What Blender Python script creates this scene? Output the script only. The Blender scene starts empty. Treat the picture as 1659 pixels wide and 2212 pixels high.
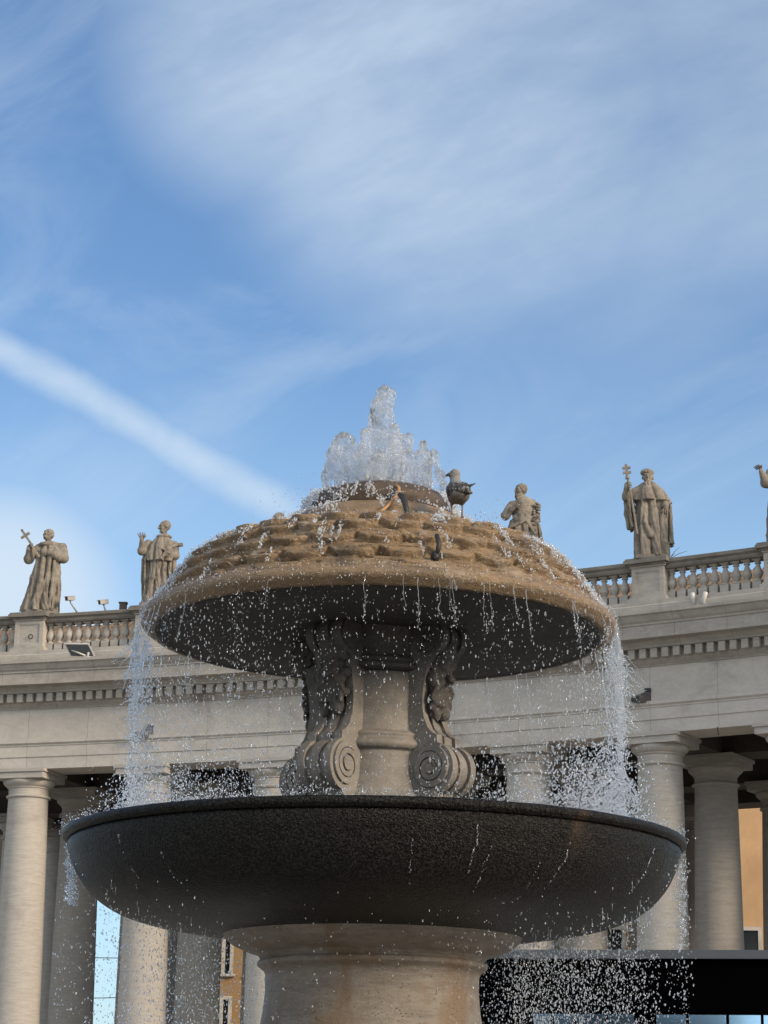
import bpy, math, random
import numpy as np
from mathutils import Matrix, Vector
SC = bpy.context.scene
COL = SC.collection
R_ = math.radians
RNG = np.random.default_rng(7)
random.seed(7)

# ------------------------------------------------------------------ camera
F, TH, RO = 4920.0, R_(15.495), R_(0.954)      # focal length in units of a 2212 high frame, pitch, roll
EYE = 1.6
cam = bpy.data.cameras.new('camera'); camo = bpy.data.objects.new('camera', cam); COL.objects.link(camo)
cam.sensor_fit = 'VERTICAL'; cam.sensor_height = 24.0; cam.lens = F/2212*24
cam.clip_start = 0.1; cam.clip_end = 6000
camo.matrix_world = Matrix.Translation((0, 0, EYE)) @ Matrix.Rotation(math.pi/2+TH, 4, 'X') @ Matrix.Rotation(RO, 4, 'Z')
SC.camera = camo

def ray(x, y):
    """direction through a point of a 1659 x 2212 frame"""
    dx, dy = x-829.5, y-1106.0; c, s = math.cos(RO), math.sin(RO)
    a, b = dx*c+dy*s, -dx*s+dy*c
    v = -b/F
    return np.array([a/F, math.cos(TH)-v*math.sin(TH), math.sin(TH)+v*math.cos(TH)])
def at(x, y, Y):
    r = ray(x, y); p = r*Y/r[1]; p[2] += EYE; return p
def unit(v):
    v = np.asarray(v, float); return v/np.linalg.norm(v)

# ------------------------------------------------------------------ light
SUN_AZ, SUN_EL = R_(125), R_(20)
SKY = dict(strength=0.05, exposure=2.12, sun=1.05)
sun = bpy.data.lights.new('sun', 'SUN'); suno = bpy.data.objects.new('sun', sun); COL.objects.link(suno)
sun.energy = SKY['sun']; sun.angle = R_(16); sun.color = (1.0, 0.80, 0.58)
sd = Vector((math.sin(SUN_AZ)*math.cos(SUN_EL), math.cos(SUN_AZ)*math.cos(SUN_EL), math.sin(SUN_EL)))
suno.rotation_euler = sd.to_track_quat('Z', 'Y').to_euler()
SC.view_settings.view_transform = 'Standard'; SC.view_settings.look = 'None'
SC.view_settings.exposure = SKY['exposure']; SC.view_settings.gamma = 1.0; SC.view_settings.use_curve_mapping = False
SC.render.engine = 'CYCLES'
SC.cycles.use_denoising = True
SC.cycles.max_bounces = 10; SC.cycles.transmission_bounces = 8; SC.cycles.glossy_bounces = 4; SC.cycles.diffuse_bounces = 4
SC.cycles.sample_clamp_indirect = 6.0
SC.cycles.caustics_reflective = False; SC.cycles.caustics_refractive = True

class NT:
    """tiny helper to write node trees"""
    def __init__(s, tree):
        s.t = tree
    def n(s, kind, **kw):
        nd = s.t.nodes.new('ShaderNode'+kind)
        for k, v in kw.items():
            if k.startswith('i_'):
                key = k[2:]
                key = int(key) if key.isdigit() else key.replace('_', ' ')
                s.put(nd.inputs[key], v)
            else: setattr(nd, k, v)
        return nd
    def put(s, sock, v):
        if isinstance(v, bpy.types.NodeSocket): s.t.links.new(v, sock)
        elif isinstance(v, bpy.types.Node): s.t.links.new(v.outputs[0], sock)
        else: sock.default_value = v
    def math(s, op, a, b=None, c=None, clamp=False):
        nd = s.t.nodes.new('ShaderNodeMath'); nd.operation = op; nd.use_clamp = clamp
        for k, v in enumerate((a, b, c)):
            if v is not None: s.put(nd.inputs[k], v)
        return nd.outputs[0]
    def vmath(s, op, a, b=None):
        nd = s.t.nodes.new('ShaderNodeVectorMath'); nd.operation = op
        s.put(nd.inputs[0], a)
        if b is not None: s.put(nd.inputs[1], b)
        return nd.outputs['Value'] if op in ('DOT_PRODUCT', 'LENGTH') else nd.outputs[0]
    def mix(s, f, a, b, blend='MIX'):
        nd = s.t.nodes.new('ShaderNodeMix'); nd.data_type = 'RGBA'; nd.blend_type = blend
        s.put(nd.inputs[0], f); s.put(nd.inputs[6], a); s.put(nd.inputs[7], b)
        return nd.outputs[2]
    def ss(s, x, a, b):
        nd = s.t.nodes.new('ShaderNodeMapRange'); nd.interpolation_type = 'SMOOTHSTEP'
        s.put(nd.inputs[0], x); s.put(nd.inputs[1], a); s.put(nd.inputs[2], b); nd.inputs[3].default_value = 0; nd.inputs[4].default_value = 1
        return nd.outputs[0]
    def noise(s, vec, scale, detail=5, rough=0.55, dist=0.0, sc=None):
        if sc is not None:
            m = s.n('Mapping'); s.put(m.inputs[0], vec); m.inputs['Scale'].default_value = sc; vec = m.outputs[0]
        nd = s.n('TexNoise'); s.put(nd.inputs['Vector'], vec)
        nd.inputs['Scale'].default_value = scale; nd.inputs['Detail'].default_value = detail
        nd.inputs['Roughness'].default_value = rough; nd.inputs['Distortion'].default_value = dist
        return nd.outputs[0]
    def voro(s, vec, scale, feature='F1', sc=None):
        if sc is not None:
            m = s.n('Mapping'); s.put(m.inputs[0], vec); m.inputs['Scale'].default_value = sc; vec = m.outputs[0]
        nd = s.n('TexVoronoi', feature=feature); s.put(nd.inputs['Vector'], vec); nd.inputs['Scale'].default_value = scale
        return nd.outputs[0]
def c4(c): return (c[0], c[1], c[2], 1.0)

# sky: Nishita daylight plus thin cirrus, all by direction
W = bpy.data.worlds.new('World'); SC.world = W; W.use_nodes = True
w = NT(W.node_tree)
bg = W.node_tree.nodes['Background']
skyn = w.n('TexSky', sky_type='NISHITA'); skyn.sun_disc = False
skyn.sun_elevation = SUN_EL; skyn.sun_rotation = SUN_AZ; skyn.altitude = 50; skyn.air_density = 1.0; skyn.dust_density = 0.6; skyn.ozone_density = 2.0
dirv = w.n('TexCoord').outputs['Generated']
def wband(p0, p1, wid, soft, lo, hi):
    """soft band of cloud along the great circle through two directions"""
    a, b = unit(ray(*p0)), unit(ray(*p1)); n = unit(np.cross(a, b)); t = unit(b-a)
    wob = w.math('MULTIPLY', w.math('SUBTRACT', w.noise(dirv, 16.0, 6, 0.6), 0.5), 0.014)
    d = w.math('ABSOLUTE', w.math('ADD', w.vmath('DOT_PRODUCT', dirv, tuple(n)), wob))
    along = w.vmath('DOT_PRODUCT', dirv, tuple(t)); s0, s1 = float(a@t), float(b@t); L = s1-s0
    m1 = w.ss(along, s0+lo*L, s0+(lo+.25)*L); m2 = w.ss(along, s0+hi*L, s0+(hi-.35)*L)
    core = w.ss(d, wid+soft, wid*0.2)
    return w.math('MULTIPLY', w.math('MULTIPLY', core, m1), m2)
def wblob(p, rad, soft):
    a = unit(ray(*p)); dd = w.vmath('DOT_PRODUCT', dirv, tuple(a))
    return w.ss(dd, math.cos(rad+soft), math.cos(max(rad-soft, 0.001)))
ax = unit(ray(1400, 100)-ray(300, 500)); up = unit(np.cross(ax, unit(ray(830, 500))))
rm = w.n('CombineXYZ')
w.put(rm.inputs[0], w.math('MULTIPLY', w.vmath('DOT_PRODUCT', dirv, tuple(ax)), 5.0))
w.put(rm.inputs[1], w.math('MULTIPLY', w.vmath('DOT_PRODUCT', dirv, tuple(up)), 12.0))
w.put(rm.inputs[2], w.math('MULTIPLY', w.vmath('DOT_PRODUCT', dirv, tuple(unit(ray(830, 500)))), 5.0))
fib = w.noise(rm.outputs[0], 1.9, 9, 0.60, 0.12)
big = w.noise(rm.outputs[0], 0.55, 4, 0.5, 0.3)
fine = w.noise(dirv, 26, 6, 0.6, 0.3)
tex = w.math('ADD', w.math('MULTIPLY', fib, 0.45), w.math('MULTIPLY', big, 0.55))
veil = w.ss(tex, 0.34, 0.64)
m_top = w.math('MAXIMUM', wblob((1000, 230), 0.055, 0.075), w.math('MULTIPLY', wblob((1500, 230), 0.05, 0.07), 0.62))
m_top = w.math('MAXIMUM', m_top, w.math('MULTIPLY', wblob((620, 40), 0.04, 0.06), 0.95))
m_top = w.math('MAXIMUM', m_top, w.math('MULTIPLY', wblob((1350, 420), 0.03, 0.08), 0.42))
cl = w.math('MULTIPLY', m_top, w.math('ADD', 0.30, w.math('MULTIPLY', veil, 0.42)))
st = wband((0, 745), (640, 1115), 0.002, 0.0098, -0.8, 1.2)
st = w.math('MULTIPLY', st, w.math('ADD', 0.18, w.math('MULTIPLY', fine, 0.72)))
lowl = w.math('MULTIPLY', wblob((10, 1300), 0.014, 0.046), 0.85)
st = w.math('MAXIMUM', st, lowl)
lowh = w.math('MULTIPLY', w.ss(w.vmath('DOT_PRODUCT', dirv, (0, 0, 1)), 0.36, 0.18), 0.46)
thin = w.math('MULTIPLY', w.ss(w.noise(rm.outputs[0], 1.0, 7, 0.6, 0.8), 0.40, 0.75), 0.26)
cl = w.math('MAXIMUM', w.math('MAXIMUM', cl, st), thin, clamp=True)
CLOUDC = (3.2, 3.75, 4.3)
tint = w.mix(1.0, skyn.outputs[0], (0.565, 0.68, 0.79, 1), 'MULTIPLY')
skyc = w.mix(cl, w.mix(lowh, tint, (2.7, 3.75, 4.7, 1)), c4(CLOUDC))
# unseen bright cloud added behind the viewer and overhead to light facade and fountain
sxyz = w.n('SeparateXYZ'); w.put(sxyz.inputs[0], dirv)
fill_cloud = w.math('MULTIPLY', w.ss(sxyz.outputs[1], 0.40, -0.20), w.ss(w.noise(dirv, 3.0, 5, 0.55, 0.4), 0.22, 0.58))
skyc = w.mix(w.math('MULTIPLY', fill_cloud, 0.9), skyc, (5.9, 6.15, 6.3, 1))
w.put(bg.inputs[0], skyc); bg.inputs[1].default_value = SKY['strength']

# ------------------------------------------------------------------ object helpers
WL = {}
def empty(name, loc, label=None, cat=None, group=None):
    o = bpy.data.objects.new(name, None); COL.objects.link(o); o.location = tuple(loc); o.empty_display_size = 0.3
    WL[o.name] = np.array(loc, float); tag(o, label, cat, group); return o
def tag(o, label=None, cat=None, group=None, kind=None):
    if label: o['label'] = label
    if cat: o['category'] = cat
    if group: o['group'] = group
    if kind: o['kind'] = kind
    return o
def mesh(name, v, f, smooth=True):
    me = bpy.data.meshes.new(name)
    v = np.asarray(v, np.float32)
    if isinstance(f, np.ndarray):
        n = f.shape[1]
        me.vertices.add(len(v)); me.vertices.foreach_set('co', v.ravel())
        me.loops.add(f.size); me.loops.foreach_set('vertex_index', f.astype(np.int32).ravel())
        me.polygons.add(len(f)); me.polygons.foreach_set('loop_start', np.arange(0, f.size, n, dtype=np.int32))
        try: me.polygons.foreach_set('loop_total', np.full(len(f), n, np.int32))
        except Exception: pass
        me.update(calc_edges=True); me.validate()
    else:
        me.from_pydata(v.tolist(), [], f); me.update()
    me.polygons.foreach_set('use_smooth', np.full(len(me.polygons), smooth, bool))
    return me
def obj(name, v, f, mat, parent=None, smooth=True, origin=None, sharp=None):
    """links one mesh object; v in world coordinates"""
    v = np.asarray(v, float)
    if origin is None: origin = WL[parent.name] if parent else (np.append(v[:, :2].mean(0), v[:, 2].min()))
    origin = np.asarray(origin, float)
    me = mesh(name, v-origin, f, smooth); me.materials.append(mat)
    if sharp: me.set_sharp_from_angle(angle=R_(sharp))
    o = bpy.data.objects.new(name, me); COL.objects.link(o)
    WL[o.name] = origin
    if parent: o.parent = parent; o.location = tuple(origin-WL[parent.name])
    else: o.location = tuple(origin)
    return o
def inst(name, me, pos, parent=None, rotz=0.0):
    o = bpy.data.objects.new(name, me); COL.objects.link(o); o.rotation_euler = (0, 0, rotz)
    WL[o.name] = np.array(pos, float)
    if parent: o.parent = parent; o.location = tuple(WL[o.name]-WL[parent.name])
    else: o.location = tuple(pos)
    return o

class MB:
    def __init__(s): s.v = []; s.f = []; s.n = 0
    def add(s, v, f):
        v = np.asarray(v, float); s.v.append(v); s.f += [[int(i)+s.n for i in q] for q in f]; s.n += len(v); return s
    def box(s, lo, hi, M=None):
        x0, y0, z0 = lo; x1, y1, z1 = hi
        v = np.array([[x0,y0,z0],[x1,y0,z0],[x1,y1,z0],[x0,y1,z0],[x0,y0,z1],[x1,y0,z1],[x1,y1,z1],[x0,y1,z1]], float)
        if M is not None: v = M(v)
        return s.add(v, [[3,2,1,0],[4,5,6,7],[0,1,5,4],[1,2,6,5],[2,3,7,6],[3,0,4,7]])
    def tube(s, pts, rad, n=8): return s.add(*tube(pts, rad, n))
    def V(s): return np.concatenate(s.v)
    def build(s, name, mat, parent=None, smooth=True, origin=None, sharp=None): return obj(name, s.V(), s.f, mat, parent, smooth, origin, sharp)
def tube(pts, rad, n=8):
    P = np.asarray(pts, float); m = len(P); rad = np.broadcast_to(np.asarray(rad, float), (m,))
    T = np.gradient(P, axis=0); T /= np.linalg.norm(T, axis=1)[:, None]+1e-12
    ref = np.array([0, 0, 1.0]) if abs(T[0][2]) < .9 else np.array([1.0, 0, 0])
    V = []
    u = unit(np.cross(T[0], ref))
    for i in range(m):
        u = unit(u-T[i]*(u@T[i])); b = np.cross(T[i], u)
        a = np.linspace(0, 2*np.pi, n, endpoint=False)
        V.append(P[i]+rad[i]*(np.cos(a)[:, None]*u+np.sin(a)[:, None]*b))
    V = np.concatenate(V+[P[:1], P[-1:]])
    f = []
    for i in range(m-1):
        for k in range(n):
            k2 = (k+1) % n; f.append([i*n+k, i*n+k2, (i+1)*n+k2, (i+1)*n+k])
    for k in range(n):
        k2 = (k+1) % n; f.append([m*n, k2, k]); f.append([m*n+1, (m-1)*n+k, (m-1)*n+k2])
    return V, f
def lathe(prof, n=96, c=(0, 0, 0), cap=False):
    p = np.asarray(prof, float); m = len(p); a = np.linspace(0, 2*np.pi, n, endpoint=False)
    V = np.stack([c[0]+p[:, 0][:, None]*np.sin(a), c[1]-p[:, 0][:, None]*np.cos(a), c[2]+p[:, 1][:, None]+0*a], -1).reshape(-1, 3)
    i, k = np.meshgrid(np.arange(m-1), np.arange(n), indexing='ij'); k2 = (k+1) % n
    f = np.stack([i*n+k, i*n+k2, (i+1)*n+k2, (i+1)*n+k], -1).reshape(-1, 4)
    if cap:
        f = f.tolist(); f.append(list(range(n))[::-1]); f.append([(m-1)*n+q for q in range(n)])
    return V, f
def resample(p, step):
    p = np.asarray(p, float); d = np.hypot(*np.diff(p, axis=0).T); out = [p[0]]
    for i in range(len(d)):
        k = max(1, int(round(d[i]/step)))
        for j in range(1, k+1): out.append(p[i]+(p[i+1]-p[i])*j/k)
    return np.array(out)

# vectorised value noise
def _h(i, j, k, s):
    x = (i*374761393+j*668265263+k*2147483647*3+s*974711) & 0xffffffff
    x = ((x ^ (x >> 13))*1274126177) & 0xffffffff
    x = ((x ^ (x >> 16))*2246822519) & 0xffffffff
    return ((x ^ (x >> 15)) & 0xffff)/65535.0
def vnoise(p, s=0):
    p = np.asarray(p, float); i = np.floor(p).astype(np.int64); f = p-i; f = f*f*(3-2*f)
    r = 0
    for a in (0, 1):
        for b in (0, 1):
            for c in (0, 1):
                wgt = (f[..., 0] if a else 1-f[..., 0])*(f[..., 1] if b else 1-f[..., 1])*(f[..., 2] if c else 1-f[..., 2])
                r = r+wgt*_h(i[..., 0]+a, i[..., 1]+b, i[..., 2]+c, s)
    return r*2-1
def fbm(p, o=4, s=0):
    p = np.asarray(p, float); r = 0; a = 1; t = 0
    for k in range(o): r = r+a*vnoise(p*2**k, s+k); t += a; a *= .5
    return r/t

# signed distance sculpting
def smin(a, b, k):
    h = np.clip(.5+.5*(b-a)/k, 0, 1); return b+(a-b)*h-k*h*(1-h)
def ssub(a, b, k): return -smin(-a, b, k)
def ell(p, c, r):
    q = p-np.asarray(c, float); r = np.asarray(r, float)
    k0 = np.linalg.norm(q/r, axis=-1); k1 = np.linalg.norm(q/(r*r), axis=-1)
    return k0*(k0-1)/np.maximum(k1, 1e-9)
def caps(p, a, b, ra, rb):
    a, b = np.asarray(a, float), np.asarray(b, float); pa = p-a; ba = b-a
    h = np.clip((pa@ba)/(ba@ba), 0, 1)
    return np.linalg.norm(pa-h[..., None]*ba, axis=-1)-(ra+(rb-ra)*h)
def chain(p, pts, rad, k=.04):
    d = None
    for i in range(len(pts)-1):
        e = caps(p, pts[i], pts[i+1], rad[i], rad[i+1]); d = e if d is None else smin(d, e, k)
    return d
def robe(p, prof, n=9, amp=.035, shear=0.4, ph=0., floor=None, wav=.5):
    """draped column: rows of (z, cx, cy, a, b); vertical folds"""
    pr = np.array(sorted(prof), float); z = p[..., 2]
    cx, cy, a, b = (np.interp(z, pr[:, 0], pr[:, i]) for i in (1, 2, 3, 4))
    q = np.stack([(p[..., 0]-cx)/a, (p[..., 1]-cy)/b], -1); rr = np.linalg.norm(q, axis=-1)+1e-6
    ang = np.arctan2(q[..., 1], q[..., 0])
    wv = n*ang+shear*z*n*.35+wav*np.sin(z*2.3+ph)+ph+1.3*fbm(np.stack([np.cos(ang)*1.5, np.sin(ang)*1.5, z*.8], -1), 2, 11)
    fold = 1-2*np.abs(np.sin(wv*.5))**.8
    t = np.clip((pr[-1, 0]-z)/(pr[-1, 0]-pr[0, 0]), 0, 1)
    d = (rr-1)*np.minimum(a, b)+fold*amp*2.0*(.35+.65*t)+.42*amp*(1-2*np.abs(np.sin(wv*1.15+z*1.7+2*np.sin(z*1.9+ang))))*(.4+.6*t)
    return np.maximum(d, np.maximum(pr[0, 0]-z, z-pr[-1, 0]))
def sdf_mesh(fn, lo, hi, h):
    lo = np.asarray(lo, float); n = np.ceil((np.asarray(hi)-lo)/h).astype(int)+1
    g = np.stack(np.meshgrid(*[lo[i]+h*np.arange(n[i]) for i in range(3)], indexing='ij'), -1)
    D = fn(g).astype(np.float64)
    big = 9.0
    for axn in range(3):
        sl = [slice(None)]*3
        for e in (0, -1): sl[axn] = e; D[tuple(sl)] = np.maximum(D[tuple(sl)], h*.4)
    S = D < 0
    corners = [(a, b, c) for a in (0, 1) for b in (0, 1) for c in (0, 1)]
    m = tuple(x-1 for x in D.shape)
    cs = lambda A, c: A[c[0]:c[0]+m[0], c[1]:c[1]+m[1], c[2]:c[2]+m[2]]
    cnt = sum(cs(S, c).astype(int) for c in corners)
    act = (cnt > 0) & (cnt < 8)
    idx = np.full(m, -1); idx[act] = np.arange(act.sum())
    acc = np.zeros((act.sum(), 3)); num = np.zeros(act.sum())
    for a in corners:
        for axn in range(3):
            if a[axn]: continue
            b = list(a); b[axn] = 1; b = tuple(b)
            da, db = cs(D, a)[act], cs(D, b)[act]; x = (da < 0) != (db < 0)
            t = np.where(x, da/np.where(x, da-db, 1), 0)
            pos = np.array(a, float)[None]+t[:, None]*(np.array(b)-np.array(a))
            acc += np.where(x[:, None], pos, 0); num += x
    ijk = np.argwhere(act)
    V = lo+h*(ijk+acc/num[:, None])
    faces = []
    for axn in range(3):
        o1, o2 = [(1, 2), (2, 0), (0, 1)][axn]
        s0 = [slice(1, -1)]*3; s0[axn] = slice(0, -1); s1 = list(s0); s1[axn] = slice(1, None)
        a, b = S[tuple(s0)], S[tuple(s1)]
        q = np.argwhere(a != b); q = q+1; q[:, axn] -= 1
        fl = a[a != b]
        def cell(d1, d2):
            e = q.copy(); e[:, o1] -= d1; e[:, o2] -= d2; return idx[e[:, 0], e[:, 1], e[:, 2]]
        quad = np.stack([cell(1, 1), cell(0, 1), cell(0, 0), cell(1, 0)], -1)
        quad[~fl] = quad[~fl][:, ::-1]
        faces.append(quad)
    Fc = np.concatenate(faces); Fc = Fc[(Fc >= 0).all(1)]
    return V, Fc

# ------------------------------------------------------------------ materials
def mat(name):
    m = bpy.data.materials.new(name); m.use_nodes = True
    return m, NT(m.node_tree), m.node_tree.nodes['Principled BSDF']
def bump(t, b, h, dist, strength=1.0):
    nd = t.n('Bump'); t.put(nd.inputs['Height'], h); nd.inputs['Distance'].default_value = dist; nd.inputs['Strength'].default_value = strength
    t.put(b.inputs['Normal'], nd.outputs[0])
def stone(name, ca, cb, stain=(.12, .10, .085), stain_amt=.5, rough=.85, sc=1.0, band=7.0, bumpd=.02, pit=.0, joint=None, rust=None, black=None, lime=None):
    m, t, b = mat(name); pos = t.n('NewGeometry').outputs['Position']
    n1 = t.noise(pos, 1.1*sc, 6, .6, .2, (1, 1, band)); n2 = t.noise(pos, 6.0*sc, 6, .65, 0, (1, 1, band*.6)); n3 = t.noise(pos, .45*sc, 5, .6, .5)
    f = t.math('ADD', t.math('MULTIPLY', n1, .55), t.math('MULTIPLY', n2, .45))
    c = t.mix(t.ss(f, .33, .67), c4(ca), c4(cb))
    c = t.mix(t.math('MULTIPLY', t.ss(n3, .52, .76), stain_amt), c, c4(stain))
    n5 = t.noise(pos, 2.4*sc, 6, .7, .3, (1, 1, .28)); c = t.mix(t.math('MULTIPLY', t.ss(n5, .56, .78), stain_amt*.6), c, c4(stain))
    if rust:
        n6 = t.noise(pos, 1.3*sc, 4, .6, .3, (1, 1, .5)); c = t.mix(t.ss(n6, .48, .66), c, c4(rust))
    h = t.math('ADD', t.math('MULTIPLY', n2, .6), t.math('MULTIPLY', t.noise(pos, 24*sc, 5, .7), .4))
    if joint:
        sp = t.n('SeparateXYZ'); t.put(sp.inputs[0], pos)
        aa = t.math('ARCTAN2', t.math('SUBTRACT', sp.outputs[0], joint[0]), t.math('SUBTRACT', sp.outputs[1], joint[1]))
        fr = t.math('FRACT', t.math('ADD', t.math('MULTIPLY', aa, 100.0/joint[2]), 7.3))
        bl = t.math('FLOOR', t.math('ADD', t.math('MULTIPLY', aa, 100.0/joint[2]), 7.3))
        wn = t.n('TexWhiteNoise', noise_dimensions='1D'); t.put(wn.inputs['W'], bl)
        c = t.mix(t.math('MULTIPLY', wn.outputs[0], .22), c, c4(cb))
        c = t.mix(t.math('MULTIPLY', t.math('LESS_THAN', fr, .022/joint[2]), .4), c, c4((.05, .045, .04)))
    if pit:
        v = t.voro(pos, 10*sc, sc=(1, 1, 3.2)); pm = t.ss(v, .16+pit*.1, .06)
        pm = t.math('MULTIPLY', pm, t.ss(t.noise(pos, 3*sc, 4), .42, .6))
        c = t.mix(t.math('MULTIPLY', pm, .75), c, c4((ca[0]*.22, ca[1]*.2, ca[2]*.18))); h = t.math('SUBTRACT', h, t.math('MULTIPLY', pm, .8))
    if lime:
        c = t.mix(t.math('MULTIPLY', t.ss(t.noise(pos, 3.4, 6, .65, .4, (1, 1, .45)), .53, .68), .6), c, c4(lime))
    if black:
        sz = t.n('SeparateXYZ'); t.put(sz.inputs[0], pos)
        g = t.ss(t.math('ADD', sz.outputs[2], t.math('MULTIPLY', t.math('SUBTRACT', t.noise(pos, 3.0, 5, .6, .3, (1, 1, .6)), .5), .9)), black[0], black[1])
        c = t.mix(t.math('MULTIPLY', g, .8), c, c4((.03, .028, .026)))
    t.put(b.inputs['Base Color'], c); b.inputs['Roughness'].default_value = rough
    bump(t, b, h, bumpd)
    return m
M = {}
M['travertine'] = stone('travertine', (.40, .375, .335), (.30, .278, .248), (.15, .137, .12), .7)
M['frieze'] = stone('travertine_ashlar', (.46, .43, .39), (.37, .347, .315), (.20, .18, .155), .7, band=2.0, joint=(-40.5, -10.5, 2.45))
M['column'] = stone('travertine_drum', (.38, .36, .33), (.29, .272, .248), (.20, .185, .165), .4, sc=1.7, band=7, bumpd=.010, pit=.3)
M['cornice'] = stone('weathered_cornice', (.36, .335, .30), (.25, .232, .207), (.10, .09, .08), .7, band=2.5, joint=(-40.5, -10.5, 1.9))
M['rail'] = stone('lichen_rail', (.20, .185, .16), (.12, .11, .095), (.045, .041, .036), .8, band=2, joint=(-40.5, -10.5, 2.45))
M['statue'] = stone('statue_stone', (.27, .238, .195), (.125, .11, .092), (.036, .033, .03), 1.0, sc=2.8, band=.8, bumpd=.035)
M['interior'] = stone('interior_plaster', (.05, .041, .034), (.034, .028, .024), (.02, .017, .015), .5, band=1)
M['tile'] = stone('roof_tile', (.20, .14, .092), (.07, .05, .036), (.03, .024, .02), .9, sc=4, band=1)
M['ochre'] = stone('wet_ochre_stone', (.245, .168, .092), (.145, .097, .053), (.032, .027, .021), .85, rough=.38, sc=2.2, band=5, bumpd=.03, pit=.5, lime=(.30, .25, .185))
M['ochre_top'] = stone('wet_brown_stone', (.095, .06, .03), (.045, .031, .019), (.009, .008, .0075), 1.0, rough=.4, sc=2.6, band=3, bumpd=.03, pit=.4)
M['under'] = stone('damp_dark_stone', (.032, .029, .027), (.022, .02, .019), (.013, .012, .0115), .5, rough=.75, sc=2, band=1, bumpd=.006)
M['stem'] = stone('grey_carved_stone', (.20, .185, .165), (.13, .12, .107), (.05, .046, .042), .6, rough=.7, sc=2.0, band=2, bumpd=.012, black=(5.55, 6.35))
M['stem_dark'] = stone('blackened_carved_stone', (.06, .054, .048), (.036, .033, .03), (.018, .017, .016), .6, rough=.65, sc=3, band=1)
M['pedestal'] = stone('streaked_pedestal_stone', (.20, .175, .145), (.12, .10, .08), (.05, .043, .036), .5, rough=.55, sc=1.6, band=6, pit=.35, rust=(.135, .092, .056))
def granite():
    m, t, b = mat('wet_granite'); pos = t.n('NewGeometry').outputs['Position']
    n = t.noise(pos, 42, 4, .65); v = t.voro(pos, 60)
    c = t.mix(t.ss(n, .44, .62), c4((.001, .001, .001)), c4((.018, .0172, .0155)))
    c = t.mix(t.math('MULTIPLY', t.ss(v, .28, .05), .6), c, c4((.075, .071, .064)))
    c = t.mix(t.math('MULTIPLY', t.ss(t.noise(pos, 1.2, 5, .6, .4, (1, 1, .4)), .5, .7), .55), c, c4((.006, .006, .0055)))
    t.put(b.inputs['Base Color'], c); b.inputs['Roughness'].default_value = .4
    b.inputs['Specular IOR Level'].default_value = .14; c = t.mix(t.math('MULTIPLY', t.ss(t.noise(pos, 1.1, 3, .5, .2, (1, 1, .15)), .62, .70), .35), c, c4((.07, .042, .02))); t.put(b.inputs['Base Color'], c)
    bump(t, b, t.math('ADD', n, t.math('MULTIPLY', v, .6)), .014); return m
M['granite'] = granite()
def plain(name, c, rough=.5, metal=0., vary=.25, sc=20):
    m, t, b = mat(name); pos = t.n('NewGeometry').outputs['Position']; n = t.noise(pos, sc, 5, .6)
    t.put(b.inputs['Base Color'], t.mix(n, c4([x*(1-vary) for x in c]), c4([min(1, x*(1+vary)) for x in c])))
    b.inputs['Roughness'].default_value = rough; b.inputs['Metallic'].default_value = metal; bump(t, b, n, .002); return m
M['black'] = plain('black_rubber', (.012, .012, .012), .6)
M['tan'] = plain('tan_hose', (.33, .18, .08), .5)
M['white'] = plain('white_enamel', (.46, .455, .44), .4, 0, .06)
M['cam'] = plain('camera_grey', (.27, .27, .265), .5, 0, .06); M['greymetal'] = plain('grey_metal', (.22, .22, .22), .45, .6)
M['iron'] = plain('rusty_iron', (.05, .04, .034), .7, .3)
M['panel'] = plain('black_cladding', (.0009, .0009, .0013), .9, 0, .2, 2); M['panel'].node_tree.nodes['Principled BSDF'].inputs['Specular IOR Level'].default_value = .0
M['fascia'] = plain('slate_fascia', (.045, .055, .068), .5, 0, .15, 3)
M['twig'] = plain('dry_twig', (.10, .07, .04), .8)
M['dark_glass'] = plain('dark_glass', (.01, .012, .014), .08)
def mirror_glass():
    m, t, b = mat('sky_blue_glass'); b.inputs['Base Color'].default_value = (.42, .68, .92, 1); b.inputs['Metallic'].default_value = 1.0; b.inputs['Roughness'].default_value = .12
    return m
M['blue_glass'] = mirror_glass()
def water(name, white, rough, bsc=None, bd=.01):
    m, t, b = mat(name)
    b.inputs['Base Color'].default_value = (.97, .985, 1, 1); b.inputs['Roughness'].default_value = rough
    b.inputs['IOR'].default_value = 1.33; b.inputs['Transmission Weight'].default_value = 1.0
    d = t.n('BsdfDiffuse'); d.inputs[0].default_value = (.86, .90, .94, 1)
    tr = t.n('BsdfTranslucent'); tr.inputs[0].default_value = (.86, .90, .94, 1)
    dm = t.n('MixShader'); dm.inputs[0].default_value = .5; t.put(dm.inputs[1], d.outputs[0]); t.put(dm.inputs[2], tr.outputs[0])
    mx = t.n('MixShader'); t.put(mx.inputs[1], b.outputs[0]); t.put(mx.inputs[2], dm.outputs[0])
    if bsc:
        pos = t.n('NewGeometry').outputs['Position']; n = t.noise(pos, bsc, 4, .6, .3, (1, 1, .6)); v = t.voro(pos, bsc*.8, 'SMOOTH_F1', (1, 1, .6))
        bump(t, b, t.math('ADD', n, v), bd)
        t.put(mx.inputs[0], t.math('MULTIPLY', t.ss(t.noise(pos, bsc*.7, 4, .7), .38, .72), white*2))
    else: mx.inputs[0].default_value = white
    out = m.node_tree.nodes['Material Output']; t.put(out.inputs[0], mx.outputs[0]); return m
M['drop'] = water('water_drops', .22, .02)
M['froth'] = water('frothy_water', .2, .02, 40, .028)
M['trickle'] = water('trickling_water', .5, .03)

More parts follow.
